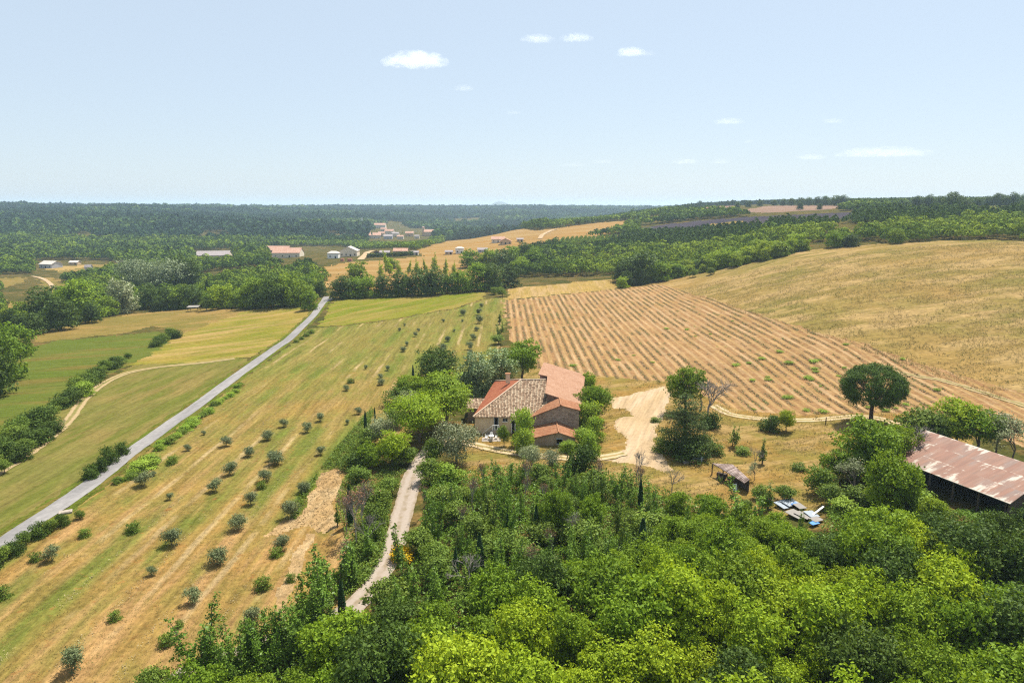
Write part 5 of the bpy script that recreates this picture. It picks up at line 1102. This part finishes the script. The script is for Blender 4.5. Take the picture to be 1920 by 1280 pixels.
p = P(1533, 965); o = thing('white_plank', lambda m: m.box((0, 0, 0), (2.6, .28, .1)), M['white'], (p.x, p.y, p.z+.65), 'white plank sticking out over the boards heap', 'plank'); o.rotation_euler = (0, R(-16), .55)
# rubbish by the pine
for (px, py, s3, m_, nm, l, c) in [(1298,866,(1.5,.7,.35),'redbrick','crate','reddish crate lying at the foot of the large pine','crate'),(1303,862,(.7,.6,.6),'white','box','white box on the rubbish below the pine','box'),(1312,863,(1.3,1.0,.6),'bluegrey','tarpaulin','grey blue tarpaulin beside the rubbish under the pine','tarpaulin'),(1285,868,(1.0,.8,.3),'greyboard','pallet','grey pallet left of the reddish crate','pallet')]:
    p = P(px, py); o = thing(nm, lambda m: m.box((0, 0, s3[2]/2), s3, random.random()), M[m_], p, l, c)
# wooden post, pale slab, little shelter
p = P(1548, 796); thing('wooden_post', lambda m: m.box((0, 0, .75), (.14, .14, 1.7)), M['darkwood'], p, 'thin wooden post standing beside the dirt track', 'post')
p = P(123, 961); thing('concrete_slab', lambda m: (m.box((0, 0, .12), (1.7, 1.1, .24), .5), m.box((.1, 0, .27), (1.1, .7, .06), .5)), M['concrete'], p, 'pale concrete slab lying beside the asphalt road', 'slab')
p = P(364, 583); sx = mpp(p); sl = empty('field_shelter', p, 'small open shelter with flat pale roof at the wood edge', 'shelter'); 
mb = MB(); mb.world = False; mb.box((0, 0, 2.35), (21*sx, 3.5, .14), .1); o = mb.build('roof', M['greyboard'], None, loc=(0, 0, 0)); o.parent = sl; o.rotation_euler = (R(8), 0, 0)
for (x, y) in ((-2.4, -1.4), (2.4, -1.2), (-2.4, 1.4), (2.4, 1.4)):
    mb = MB(); mb.world = False; mb.box((x, y, 1.1), (.16, .16, 2.3)); o = mb.build('post', M['darkwood'], None, loc=(0, 0, 0)); o.parent = sl
# white garden table and chairs on the patio
p = P(921, 826); thing('patio', lambda m: m.box((0, .6, .02), (3.6, 2.2, .12)), M['concrete'], p, 'pale paved patch under the white garden table', 'paving')
tb = empty('garden_table', (p.x, p.y+.7, p.z+.08), 'white round garden table in front of the farmhouse stair', 'table')
mb = MB(); mb.world = False; mb.bar((0, 0, .70), (0, 0, .74), .55, .55, 16); o = mb.build('table_top', M['white'], None, loc=(0, 0, 0)); o.parent = tb
for k in range(4):
    mb = MB(); mb.world = False; a = k*math.pi/2 + .5; mb.bar((math.cos(a)*.4, math.sin(a)*.4, 0), (math.cos(a)*.25, math.sin(a)*.25, .7), .03, .03); o = mb.build('leg', M['white'], None, loc=(0, 0, 0)); o.parent = tb
def chair(x, y, z, rz, label, mat='white'):
    e = empty('garden_chair', (x, y, z), label, 'chair', rz)
    def part(nm, f):
        mb = MB(); mb.world = False; f(mb); o = mb.build(nm, M[mat], None, loc=(0, 0, 0)); o.parent = e
    part('seat', lambda m: m.box((0, 0, .44), (.5, .5, .05))); part('backrest', lambda m: (m.box((0, .25, .72), (.5, .05, .5)), m.box((0, .25, .98), (.4, .05, .06))))
    for sx_ in (-1, 1):
        part('armrest', lambda m: (m.box((sx_*.26, 0, .64), (.05, .48, .04)), m.box((sx_*.26, -.2, .53), (.04, .05, .2))))
        for sy_ in (-1, 1): part('leg', lambda m: m.bar((sx_*.22, sy_*.22, 0), (sx_*.2, sy_*.2, .43), .025, .025))
    return e
for (dx, dy, rz, l) in ((-.95, .1, 1.57, 'white garden chair left of the round table'), (.95, .15, -1.57, 'white garden chair right of the round table'), (0, 1.0, 0, 'white garden chair behind the round table near the wall'), (.1, -.95, 3.14, 'white garden chair on the driveway side of the round table')):
    chair(p.x + dx, p.y + .7 + dy, p.z + .08, rz, l)
p2 = P(897, 744); chair(p2.x, p2.y, p2.z, .6, 'red garden chair in the shade behind the farmhouse', 'redbrick'); chair(p2.x - 1.3, p2.y + .5, p2.z, -.5, 'white garden chair in the shade of the plane trees')

# ---------------------------------------------------------------- houses far off
M['ftile'] = tile_mat('far_pink_tiles', [(.36, .19, .13), (.42, .25, .18), (.46, .30, .225)], .8, 1.2, .2); M['fwhite'] = tile_mat('far_pale_roof', [(.46, .41, .36), (.52, .47, .42)], .8, 1.2, .1); M['fgrey'] = tile_mat('far_grey_roof', [(.27, .23, .225), (.33, .29, .28)], .8, 1.2, .1)
M['wcream'] = flat_mat('cream_render', (.62, .53, .41), .9, .1, var=.08, sc=.3); M['wwhite'] = flat_mat('white_render', (.72, .69, .63), .9, .1, var=.06, sc=.3); M['wgrey'] = flat_mat('grey_cladding', (.40, .40, .42), .8, .2, var=.1, sc=.3); M['wochre'] = flat_mat('ochre_render', (.52, .37, .22), .9, .1, var=.1, sc=.3)
def house(px, py, wpx, hpx, rm, wm, label, name='house', rot=0., ridge_x=True, dpt=.75, pitch=.26, nwin=3, cat='house', group=None, hip=False):
    p = P(px, py); k = mpp(p); w_, h_ = wpx*k, max(2.6, hpx*k*.72); d_ = min(w_*dpt, 18); e = empty(name, p, label, cat, rot, group)
    def pt(nm, f, m, par=e):
        mb = MB(); mb.world = False; f(mb); o = mb.build(nm, m, None, loc=(0, 0, 0)); o.parent = par; return o
    a, b = w_/2, d_/2; rise = (b if ridge_x else a)*pitch*2*.9
    def walls(m):
        m.box((0, 0, h_/2-.6), (w_, d_, h_+1.2))
        if not hip:
            if ridge_x:
                for s in (-1, 1): m.poly([(s*(a-.01), -b, h_), (s*(a-.01), b, h_), (s*(a-.01), 0, h_+rise)][::s])
            else:
                for s in (-1, 1): m.poly([(a, s*(b-.01), h_), (-a, s*(b-.01), h_), (0, s*(b-.01), h_+rise)][::s])
    pt('wall', walls, wm); ov = .4
    def rf(pts):
        m = bpy.data.meshes.new('roof'); o = roof('roof', pts, rm, None, th=.25); o.parent = e
    z0 = h_ - ov*rise/(b if ridge_x else a); A1, B1 = a + ov, b + ov
    if hip:
        q = .45*a; rf([(-A1, -B1, z0), (A1, -B1, z0), (q, 0, h_+rise), (-q, 0, h_+rise)]); rf([(A1, B1, z0), (-A1, B1, z0), (-q, 0, h_+rise), (q, 0, h_+rise)]); rf([(A1, -B1, z0), (A1, B1, z0), (q, 0, h_+rise)]); rf([(-A1, B1, z0), (-A1, -B1, z0), (-q, 0, h_+rise)])
    elif ridge_x:
        rf([(-A1, -B1, z0), (A1, -B1, z0), (A1, 0, h_+rise), (-A1, 0, h_+rise)]); rf([(A1, B1, z0), (-A1, B1, z0), (-A1, 0, h_+rise), (A1, 0, h_+rise)])
    else:
        rf([(-A1, B1, z0), (-A1, -B1, z0), (0, -B1, h_+rise), (0, B1, h_+rise)]); rf([(A1, -B1, z0), (A1, B1, z0), (0, B1, h_+rise), (0, -B1, h_+rise)])
    for i in range(nwin):
        x = -a + w_*(i+.5)/nwin; door = (i == nwin//2)
        pt('door' if door else 'window', lambda m: m.box((x, -b-.02, 1.1 if door else min(1.7, h_*.6)), (min(1.2, w_/nwin*.4), .12, 2.1 if door else 1.2)), M['dark'] if door else M['glass'])
    return e
house(541,482,50,13,M['ftile'],M['wcream'],'long low building with pink roof in front of the poplars',rot=.05,nwin=4,cat='building',name='workshop')
house(522,476,46,11,M['ftile'],M['wochre'],'pink roofed building behind the long low one',rot=-.1,nwin=4,cat='building',name='workshop')
house(402,484,58,9,M['fgrey'],M['wcream'],'long pale grey roofed shed beyond the silver willows',rot=.15,nwin=4,cat='shed',name='long_shed')
house(626,484,20,14,M['fwhite'],M['wwhite'],'small white hip roofed house, left of the pair',hip=True,nwin=2)
house(656,480,32,15,M['fwhite'],M['wcream'],'large cream villa with pale gable right of the small white house',ridge_x=False,nwin=4,name='villa',cat='villa')
house(752,479,26,13,M['ftile'],M['wochre'],'ochre house with pink roof behind the green hedge',nwin=4)
house(778,478,14,7,M['fgrey'],M['wcream'],'low outbuilding right of the ochre house',nwin=2,name='outbuilding',cat='outbuilding')
house(722,478,18,6,M['fgrey'],M['wgrey'],'low grey house beside the purple plum tree',nwin=2)
house(862,475,15,14,M['fwhite'],M['wwhite'],'white cube like house alone on the cereal field',nwin=2,hip=True)
house(842,477,14,6,M['fgrey'],M['wochre'],'low brown hut left of the white cube like house',nwin=2,name='hut',cat='hut')
house(905,473,18,6,M['fgrey'],M['wgrey'],'low dark roofed shed above the round field tree',nwin=2,name='shed',cat='shed')
house(934,455,24,10,M['ftile'],M['wcream'],'pink roofed house beneath the dark hedge on the ridge',nwin=3)
house(948,458,22,9,M['ftile'],M['wochre'],'pink gabled house in front of the other ridge house',ridge_x=False,nwin=3)
house(975,453,12,6,M['fgrey'],M['wochre'],'stone hut at the foot of the ridge fields',nwin=2,name='hut',cat='hut')
house(96,502,30,11,M['fwhite'],M['wgrey'],'grey metal barn with pale roof in the left valley',nwin=3,name='metal_barn',cat='barn',rot=-.3)
house(141,496,16,5,M['fwhite'],M['wochre'],'low pale shed right of the grey metal barn',nwin=2,name='shed',cat='shed')
house(167,509,11,13,M['fgrey'],M['wgrey'],'dark steep roofed hut at the edge of the valley field',nwin=1,name='hut',cat='hut',ridge_x=True,pitch=.5)
for (px, py, w_, h_, rm, wm, l, kw) in [(713,428,21,9,'ftile','wcream','long pink building highest in the village',dict(nwin=5)),(702,447,24,9,'ftile','wcream','broad low house at the lower left of the village',dict(rot=.2)),(716,443,12,9,'ftile','wochre','tall narrow house above the broad low one',{}),
        (731,440,17,10,'ftile','wcream','pink roofed house in the centre of the village',dict(rot=-.2)),(742,444,13,9,'fgrey','wcream','grey roofed house right of the village centre',{}),(728,448,16,8,'fgrey','wgrey','grey house at the front of the village',dict(rot=.1)),
        (751,448,12,7,'ftile','wcream','small house at the front right of the village',{}),(768,443,15,9,'ftile','wochre','pink house left of the church',dict(rot=.1)),(690,437,10,6,'ftile','wochre','small house among trees left of the village',{}),(668,431,9,6,'ftile','wochre','lone house far left of the village',{}),(782,447,9,7,'fgrey','wcream','small grey house below the church',{}),(720,434,11,7,'ftile','wcream','house directly below the long pink building',{})]:
    house(px, py, w_, h_, M[rm], M[wm], l, group='village houses', **kw)
church = house(808,443,24,12,M['ftile'],M['wochre'],'church with square bell tower at the right of the village',name='church',cat='church',nwin=3)
k = mpp(P(808, 443)); mb = MB(); mb.world = False; mb.box((-14*k, 0, 8*k), (4.4*k, 4.4*k, 17*k)); o = mb.build('bell_tower', M['wochre'], None, loc=(0, 0, 0)); o.parent = church
mb = MB(); mb.world = False; h = 16.5*k; q = 2.6*k
for s in range(4):
    c = [(-q, -q), (q, -q), (q, q), (-q, q)]; a, b = c[s], c[(s+1) % 4]; mb.poly([(-14*k+a[0], a[1], h), (-14*k+b[0], b[1], h), (-14*k, 0, h+2.2*k)])
o2 = mb.build('tower_roof', M['ftile'], None, loc=(0, 0, 0)); o2.parent = o
house(7,396,7,4,M['fwhite'],M['wwhite'],'small white house high on the wooded hill at the left edge',nwin=2)
for (px, w_, l) in ((642, 6, 'smaller rust red container below the cream villa'), (656, 8, 'longer rust red container below the cream villa')):
    p = P(px, 490); k = mpp(p); o = thing('container', lambda m: (m.box((0, 0, 1.2), (w_*k, 2.4, 2.3)), [m.box((-w_*k/2 + (i+.5)*w_*k/8, -1.23, 1.2), (.12, .06, 2.1)) for i in range(8)]), M['redbrick'], p, l, 'container')
# radio mast on the hill
p = P(677, 386); k = mpp(p); ms = empty('radio_mast', p, 'thin lattice radio mast on the far wooded hill', 'mast'); H = 20*k
mb = MB(); mb.world = False
for a in range(3):
    c, s = math.cos(a*2.094), math.sin(a*2.094); mb.bar((c*1.3, s*1.3, -2), (c*.5, s*.5, H), .35, .25, 4)
    for j in range(9):
        f, g2 = j/9, (j+1)/9; c2, s2 = math.cos((a+1)*2.094), math.sin((a+1)*2.094); r1, r2 = 1.3-.8*f, 1.3-.8*g2; mb.bar((c*r1, s*r1, H*f), (c2*r2, s2*r2, H*g2), .14, .14, 4)
o = mb.build('lattice', M['wgrey'], None, loc=(0, 0, 0)); o.parent = ms
for j, f in enumerate((.86, .96)):
    mb = MB(); mb.world = False
    for a in range(3): mb.box((math.cos(a*2.1)*1.6, math.sin(a*2.1)*1.6, H*f), (.9, .9, 3.0))
    o = mb.build('antenna', M['white'], None, loc=(0, 0, 0)); o.parent = ms
# clipped hedge in front of the ochre house
def hedge(pts, w_, h_, n, label, name='hedge'):
    q = catmull([tuple(P(*c)[:2]) for c in pts], 12); t_ = rng.integers(0, len(q)-1, n); f = rng.random(n)[:, None]; c = q[t_]*(1-f) + q[t_+1]*f
    c = c + rng.normal(size=(n, 2))*w_*.35; z = height(c[:, 0], c[:, 1]) + rng.random(n)**.6*h_
    V, F_ = leafquads(np.stack([c[:, 0], c[:, 1], z], -1), unit(rng.normal(size=(n, 3)) + np.array([0, -.3, .8])), .75, .7); return tag(link(name, np_mesh(name, V, F_, LM['dark'])), label, 'hedge')
hedge([(690,483),(715,482),(745,481),(770,479),(782,477)], 2.2, 3.4, 1500, 'dark clipped hedge in front of the ochre house')
# ================================================================ LAVENDER ROWS, TUFTS, ORCHARD, CLOUDS
def tint_mat(name, cols, rough=.95, tr=.2, sc=.12):
    t = NT(name); g = t.n('ShaderNodeNewGeometry'); n = t.noise(g.outputs['Position'], sc, 4, .65)
    f = t.math('ADD', t.math('MULTIPLY', n, .8), t.math('MULTIPLY', t.math('SUBTRACT', g.outputs['Random Per Island'], .5), .45)); k = len(cols)
    col = t.ramp(f, [(.12 + .62*i/(k-1), c) for i, c in enumerate(cols)])
    d = t.n('ShaderNodeBsdfDiffuse', {0: col}).outputs[0]; tl = t.n('ShaderNodeBsdfTranslucent', {0: col}).outputs[0]
    return t.out(t.n('ShaderNodeMixShader', {0: tr, 1: d, 2: tl}).outputs[0])
LAVM = tint_mat('lavender_plants', [(.19, .22, .060), (.25, .23, .090), (.32, .22, .12), (.28, .195, .11), (.34, .25, .135)], tr=.4, sc=.09)
lav_i = [k for k, r_ in enumerate(REG) if r_[0] == 'lavender_field'][0]; LP = WPOLY[lav_i]; la = np.array(LP)
dirv = np.array([-.018, 1.]); nrow = 0; PER = 2.5
for kx in range(-3, 90):
    x0 = 3.2 + kx*PER; s = np.arange(60, 420, .62) + rng.uniform(-.15, .15, len(np.arange(60, 420, .62)))
    x = x0 + dirv[0]*(s-150) + rng.normal(size=len(s))*.07; y = s
    ins = inside(x, y, LP) & (x/np.maximum(y, 1) < .86)
    ex = fbm(x/3., y/9., 17, 3); ins &= ex > .47
    if ins.sum() < 40: continue
    x, y = x[ins], y[ins]; n = len(x); nb = 10
    th = rng.uniform(0, 6.283, (n, nb)); rr = rng.uniform(.05, .62, (n, nb)); big = rng.uniform(.6, 1.25, (n, 1))*(1 + .5*(fbm(x/2, y/5, 23, 2)[:, None]-.5))
    c = np.stack([x[:, None] + np.cos(th)*rr*.95, y[:, None] + np.sin(th)*rr, np.zeros((n, nb))], -1).reshape(-1, 3)
    c[:, 2] = height(c[:, 0], c[:, 1]) + (rng.uniform(.02, .17, (n, nb))*big).ravel()
    nr_ = unit(np.stack([np.cos(th), np.sin(th), np.ones_like(th)*1.8], -1).reshape(-1, 3) + rng.normal(size=(n*nb, 3))*.4)
    V, F_ = leafquads(c, nr_, (rng.uniform(.12, .24, (n, nb))*big).ravel(), .7)
    o = link('lavender_row', np_mesh('lavender_row', V, F_, LAVM)); nrow += 1
    tag(o, 'long straight row of faded lavender plants in the tan field', 'lavender row', 'rows of lavender plants')
print('LAVROWS', nrow)
# grass tufts that roughen the fields
STRAWM = tint_mat('straw_tufts', [(.30, .235, .11), (.38, .30, .16), (.42, .35, .20), (.32, .23, .10)], tr=.3); MIXM = tint_mat('grass_tufts', [(.13, .150, .036), (.18, .165, .050), (.27, .19, .070), (.25, .155, .056)], tr=.3, sc=.06)
HAYM = tint_mat('hay_tufts', [(.115, .135, .032), (.18, .155, .048), (.27, .20, .085), (.22, .145, .056)], tr=.3, sc=.05)
def tufts(name, x, y, h, mat, label, nb=3, wdt=.42):
    n = len(x); X = np.repeat(x, nb) + rng.normal(size=n*nb)*.20; Y = np.repeat(y, nb) + rng.normal(size=n*nb)*.20; hh = np.repeat(h, nb)
    c = np.stack([X, Y, height(X, Y) + hh*rng.uniform(.25, 1., n*nb)], -1); nr_ = unit(rng.normal(size=c.shape)*.55 + np.array([.15, .2, .9]))
    V, F_ = leafquads(c, nr_, wdt*np.minimum(hh, .5)*rng.uniform(.6, 1.2, n*nb), .5); return tag(link(name, np_mesh(name, V, F_, mat)), label, 'grass', kind='stuff')
ol = WPOLY[0]; oa = np.array(ol); nn = np.array([math.cos(OLIVE_ANG - R(90)), math.sin(OLIVE_ANG - R(90))])
def rnd_in(poly, n, ymin=40, ymax=330):
    a = np.array(poly); x = rng.uniform(a[:, 0].min(), a[:, 0].max(), n); y = ymin + (ymax-ymin)*rng.random(n)**1.6; m = inside(x, y, poly) & (np.abs(x) < .85*y + 10); return x[m], y[m]
x, y = rnd_in(ol, 240000)
ph = (x*nn[0] + y*nn[1] + _sv)/OL_PER + (fbm(x/8, y/8, 3, 2)-.5)*.12; ds = np.abs(ph - np.round(ph))*OL_PER; gate = fbm(x/9, y/9, 66, 3)
m = (ds < .5) & (gate > .50) & (rng.random(len(x)) < .5); tufts('straw_grass', x[m], y[m], rng.uniform(.10, .25, m.sum()), STRAWM, 'tall pale straw grass in strips along the olive rows')
m2 = (ds >= .75) & (rng.random(len(x)) < .5); tufts('wild_grass', x[m2], y[m2], rng.uniform(.06, .18, m2.sum()), MIXM, 'short mixed green and tan grass of the olive grove')
for nm, n, hh, mt, lb in (('hay_meadow', 170000, (.22, .5), HAYM, 'dry knee high grass of the right hand meadow'), ('dry_grass', 70000, (.15, .42), HAYM, 'dry grass around the farmyard')):
    i = [k for k, r_ in enumerate(REG) if r_[0] == nm][0]; x, y = rnd_in(WPOLY[i], n, 60, 330)
    yard = inside(x, y, WPOLY[[k for k, r_ in enumerate(REG) if r_[0] == 'farmyard'][0]]) | (np.hypot(x-3, y-140) < 13)
    g_ = (fbm(x/6, y/6, 88, 3) > .40) & ~yard; tufts('meadow_grass' if nm == 'hay_meadow' else 'yard_grass', x[g_], y[g_], rng.uniform(*hh, g_.sum()), mt, lb)
i = [k for k, r_ in enumerate(REG) if r_[0] == 'grass_bank']
for j in i:
    x, y = rnd_in(WPOLY[j], 16000, 50, 200); tufts('bank_weeds', x, y, rng.uniform(.2, .6, len(x)), LM['shrub'], 'green weeds on the grassy bank of the olive grove')
# clods on the bare earth
for j in [k for k, r_ in enumerate(REG) if r_[0] == 'bare_earth'][:1]:
    x, y = rnd_in(WPOLY[j], 4500, 60, 140); n = len(x); mb = MB(); d8 = np.array([[1,0,0],[0,1,0],[-1,0,0],[0,-1,0],[0,0,1],[0,0,-1]], float); s_ = rng.uniform(.04, .15, n)
    V = np.stack([x, y, height(x, y)], -1)[:, None, :] + d8[None]*s_[:, None, None]*rng.uniform(.6, 1.3, (n, 6, 1)); f = np.array([[0,1,4],[1,2,4],[2,3,4],[3,0,4],[1,0,5],[2,1,5],[3,2,5],[0,3,5]])
    F_ = (np.arange(n)[:, None, None]*6 + f[None]).reshape(-1, 3); tag(link('earth_clods', np_mesh('earth_clods', V.reshape(-1, 3), F_, M['bare'])), 'loose sandy clods on the bare earth below the olive grove', 'clods', kind='stuff')
# far orchard on the ridge: small dark trees in rows
og = 0
for r_ in range(9):
    for c in range(16):
        px, py = 1046 + c*8.4 + r_*1.5, 462 - r_*1.9 - c*.55 + (r_*.2)
        if px > 1172 or og > 110: continue
        p = P(px, py)
        if p.y > 1150 or p.y < 500: continue
        og += 1; tree('far_oak', p, 3.4, 'tiny round tree planted in the orchard rows on the ridge', 'orchard rows on the ridge', name='orchard_tree', wide=.9)
print('ORCH', og)
# distant blue hills
for (px, w_, h_, yy) in ((945, 75, 7, 10200), (60, 60, 7, 10300), (150, 80, 4, 10400)):
    x0 = (px-960)/1305*yy; k = yy/1305; n = 40; xs = np.linspace(-1, 1, n); V = []; 
    for i_ in range(n):
        prof = (1-xs[i_]**2)**1.5*(.75 + .25*math.sin(xs[i_]*5+px)); 
        for j_ in range(7): V.append((x0 + xs[i_]*w_/2*k*1.6, yy + (j_-3)*260, -45 + (95 + h_*k)*prof*(1-((j_-3)/3.)**2)))
    id_ = np.arange(n*7).reshape(n, 7); f = np.stack([id_[:-1, :-1], id_[1:, :-1], id_[1:, 1:], id_[:-1, 1:]], -1).reshape(-1, 4); tag(link('hills', np_mesh('hills', np.array(V), f, M['ground'], smooth=True)), kind='structure')
# clouds: real scattering volumes far behind the land
def cloud_mat(name, dens_, seed, thr, sc):
    t = NT(name); p = t.n('ShaderNodeTexCoord').outputs['Object']; sp = t.n('ShaderNodeVectorMath', {0: p, 1: (seed*3.1, seed*1.7, seed)}, operation='ADD').outputs[0]
    r_ = t.n('ShaderNodeVectorMath', {0: p}, operation='LENGTH').outputs['Value']; n = t.math('ADD', t.math('MULTIPLY', t.math('SUBTRACT', t.noise(t.mapping(sp, 0, (1.6, 1, .8)), sc, 7, .64), .5), 2.3), .5)
    z = t.n('ShaderNodeSeparateXYZ', {0: p}).outputs[2]; flat = t.math('MULTIPLY', t.math('MAXIMUM', t.math('SUBTRACT', -.25, z), 0.), 2.2)
    f = t.math('SUBTRACT', t.math('SUBTRACT', n, t.math('MULTIPLY', t.math('POWER', r_, 1.6), thr)), flat)
    d = t.math('MULTIPLY', t.n('ShaderNodeClamp', {0: t.math('MULTIPLY', t.math('SUBTRACT', f, .08), 3.5)}).outputs[0], dens_)
    v = t.n('ShaderNodeVolumePrincipled', {'Color': (1, 1, 1, 1), 'Density': d, 'Anisotropy': .55}); o = t.n('ShaderNodeOutputMaterial'); t.t.links.new(v.outputs[0], o.inputs[1]); return t.m
def cloud(px, py, wpx, hpx, label, dens_=.012, thr=.42, sc=2.2, seed=1):
    y = 14000.; c = Py(px, py, y); k = y/1260; a, h_ = wpx*k/2, hpx*k/2; d8 = []; n, m_ = 20, 12
    for i in range(m_+1):
        for j in range(n):
            th, ph = math.pi*i/m_, 2*math.pi*j/n; d8.append((math.sin(th)*math.cos(ph), math.sin(th)*math.sin(ph), math.cos(th)))
    f = [(i*n+j, (i+1)*n+j, (i+1)*n+(j+1) % n, i*n+(j+1) % n) for i in range(m_) for j in range(n)]
    o = link('cloud', np_mesh('cloud', np.array(d8), np.array(f), cloud_mat('cloud_vapour', dens_*.22, seed, thr, sc))); o.location = c; o.scale = (a, a*.6, h_); return tag(o, label, 'cloud')
for i, (px, py, w_, h_, l, dn, th_) in enumerate([(778,117,138,46,'largest white cumulus cloud at the upper middle',.008,.44),(1008,75,72,22,'thin white cloud at the top, left of a pair',.006,.45),(1081,73,70,22,'thin white cloud at the top, right of a pair',.006,.45),(1183,100,62,26,'small puffy cloud at the upper right',.009,.45),(1215,102,34,16,'faint wisp beside the small puffy cloud',.003,.45),
        (870,167,44,18,'tiny white cloud below the largest one',.005,.45),(963,212,34,12,'faint tiny cloud in the middle of the sky',.003,.45),(1367,229,66,18,'flat white cloud right of centre',.0045,.45),(1562,228,52,14,'faint flat cloud at the right',.003,.45),(1404,266,26,12,'tiny wisp below the flat cloud',.003,.45),
        (1655,288,200,30,'long low cloud bank at the right above the horizon',.0018,.40),(1520,296,70,18,'low cloud left of the long bank',.003,.45),(1285,304,60,18,'low white cloud above the ridge woods',.0035,.45),(1350,304,44,16,'small low cloud right of the ridge cloud',.003,.45),(1130,304,56,14,'very faint low cloud over the valley',.002,.45),(1075,310,60,14,'faintest low cloud over the valley',.0016,.45)]):
    cloud(px, py, w_*.88, h_*.85, l, dn*.8, th_, 2.0 + .3*(i % 3), i + 1)
# ================================================================ the air
mb = MB(); mb.box((0, 5300, 25), (17000, 11400, 140)); 
t = NT('haze'); pv = t.n('ShaderNodeVolumePrincipled', {'Color': (.60, .80, 1.0, 1), 'Density': .00011, 'Anisotropy': .2})
o_ = t.n('ShaderNodeOutputMaterial'); t.t.links.new(pv.outputs[0], o_.inputs[1])
hz = mb.build('haze', t.m); tag(hz, kind='stuff')
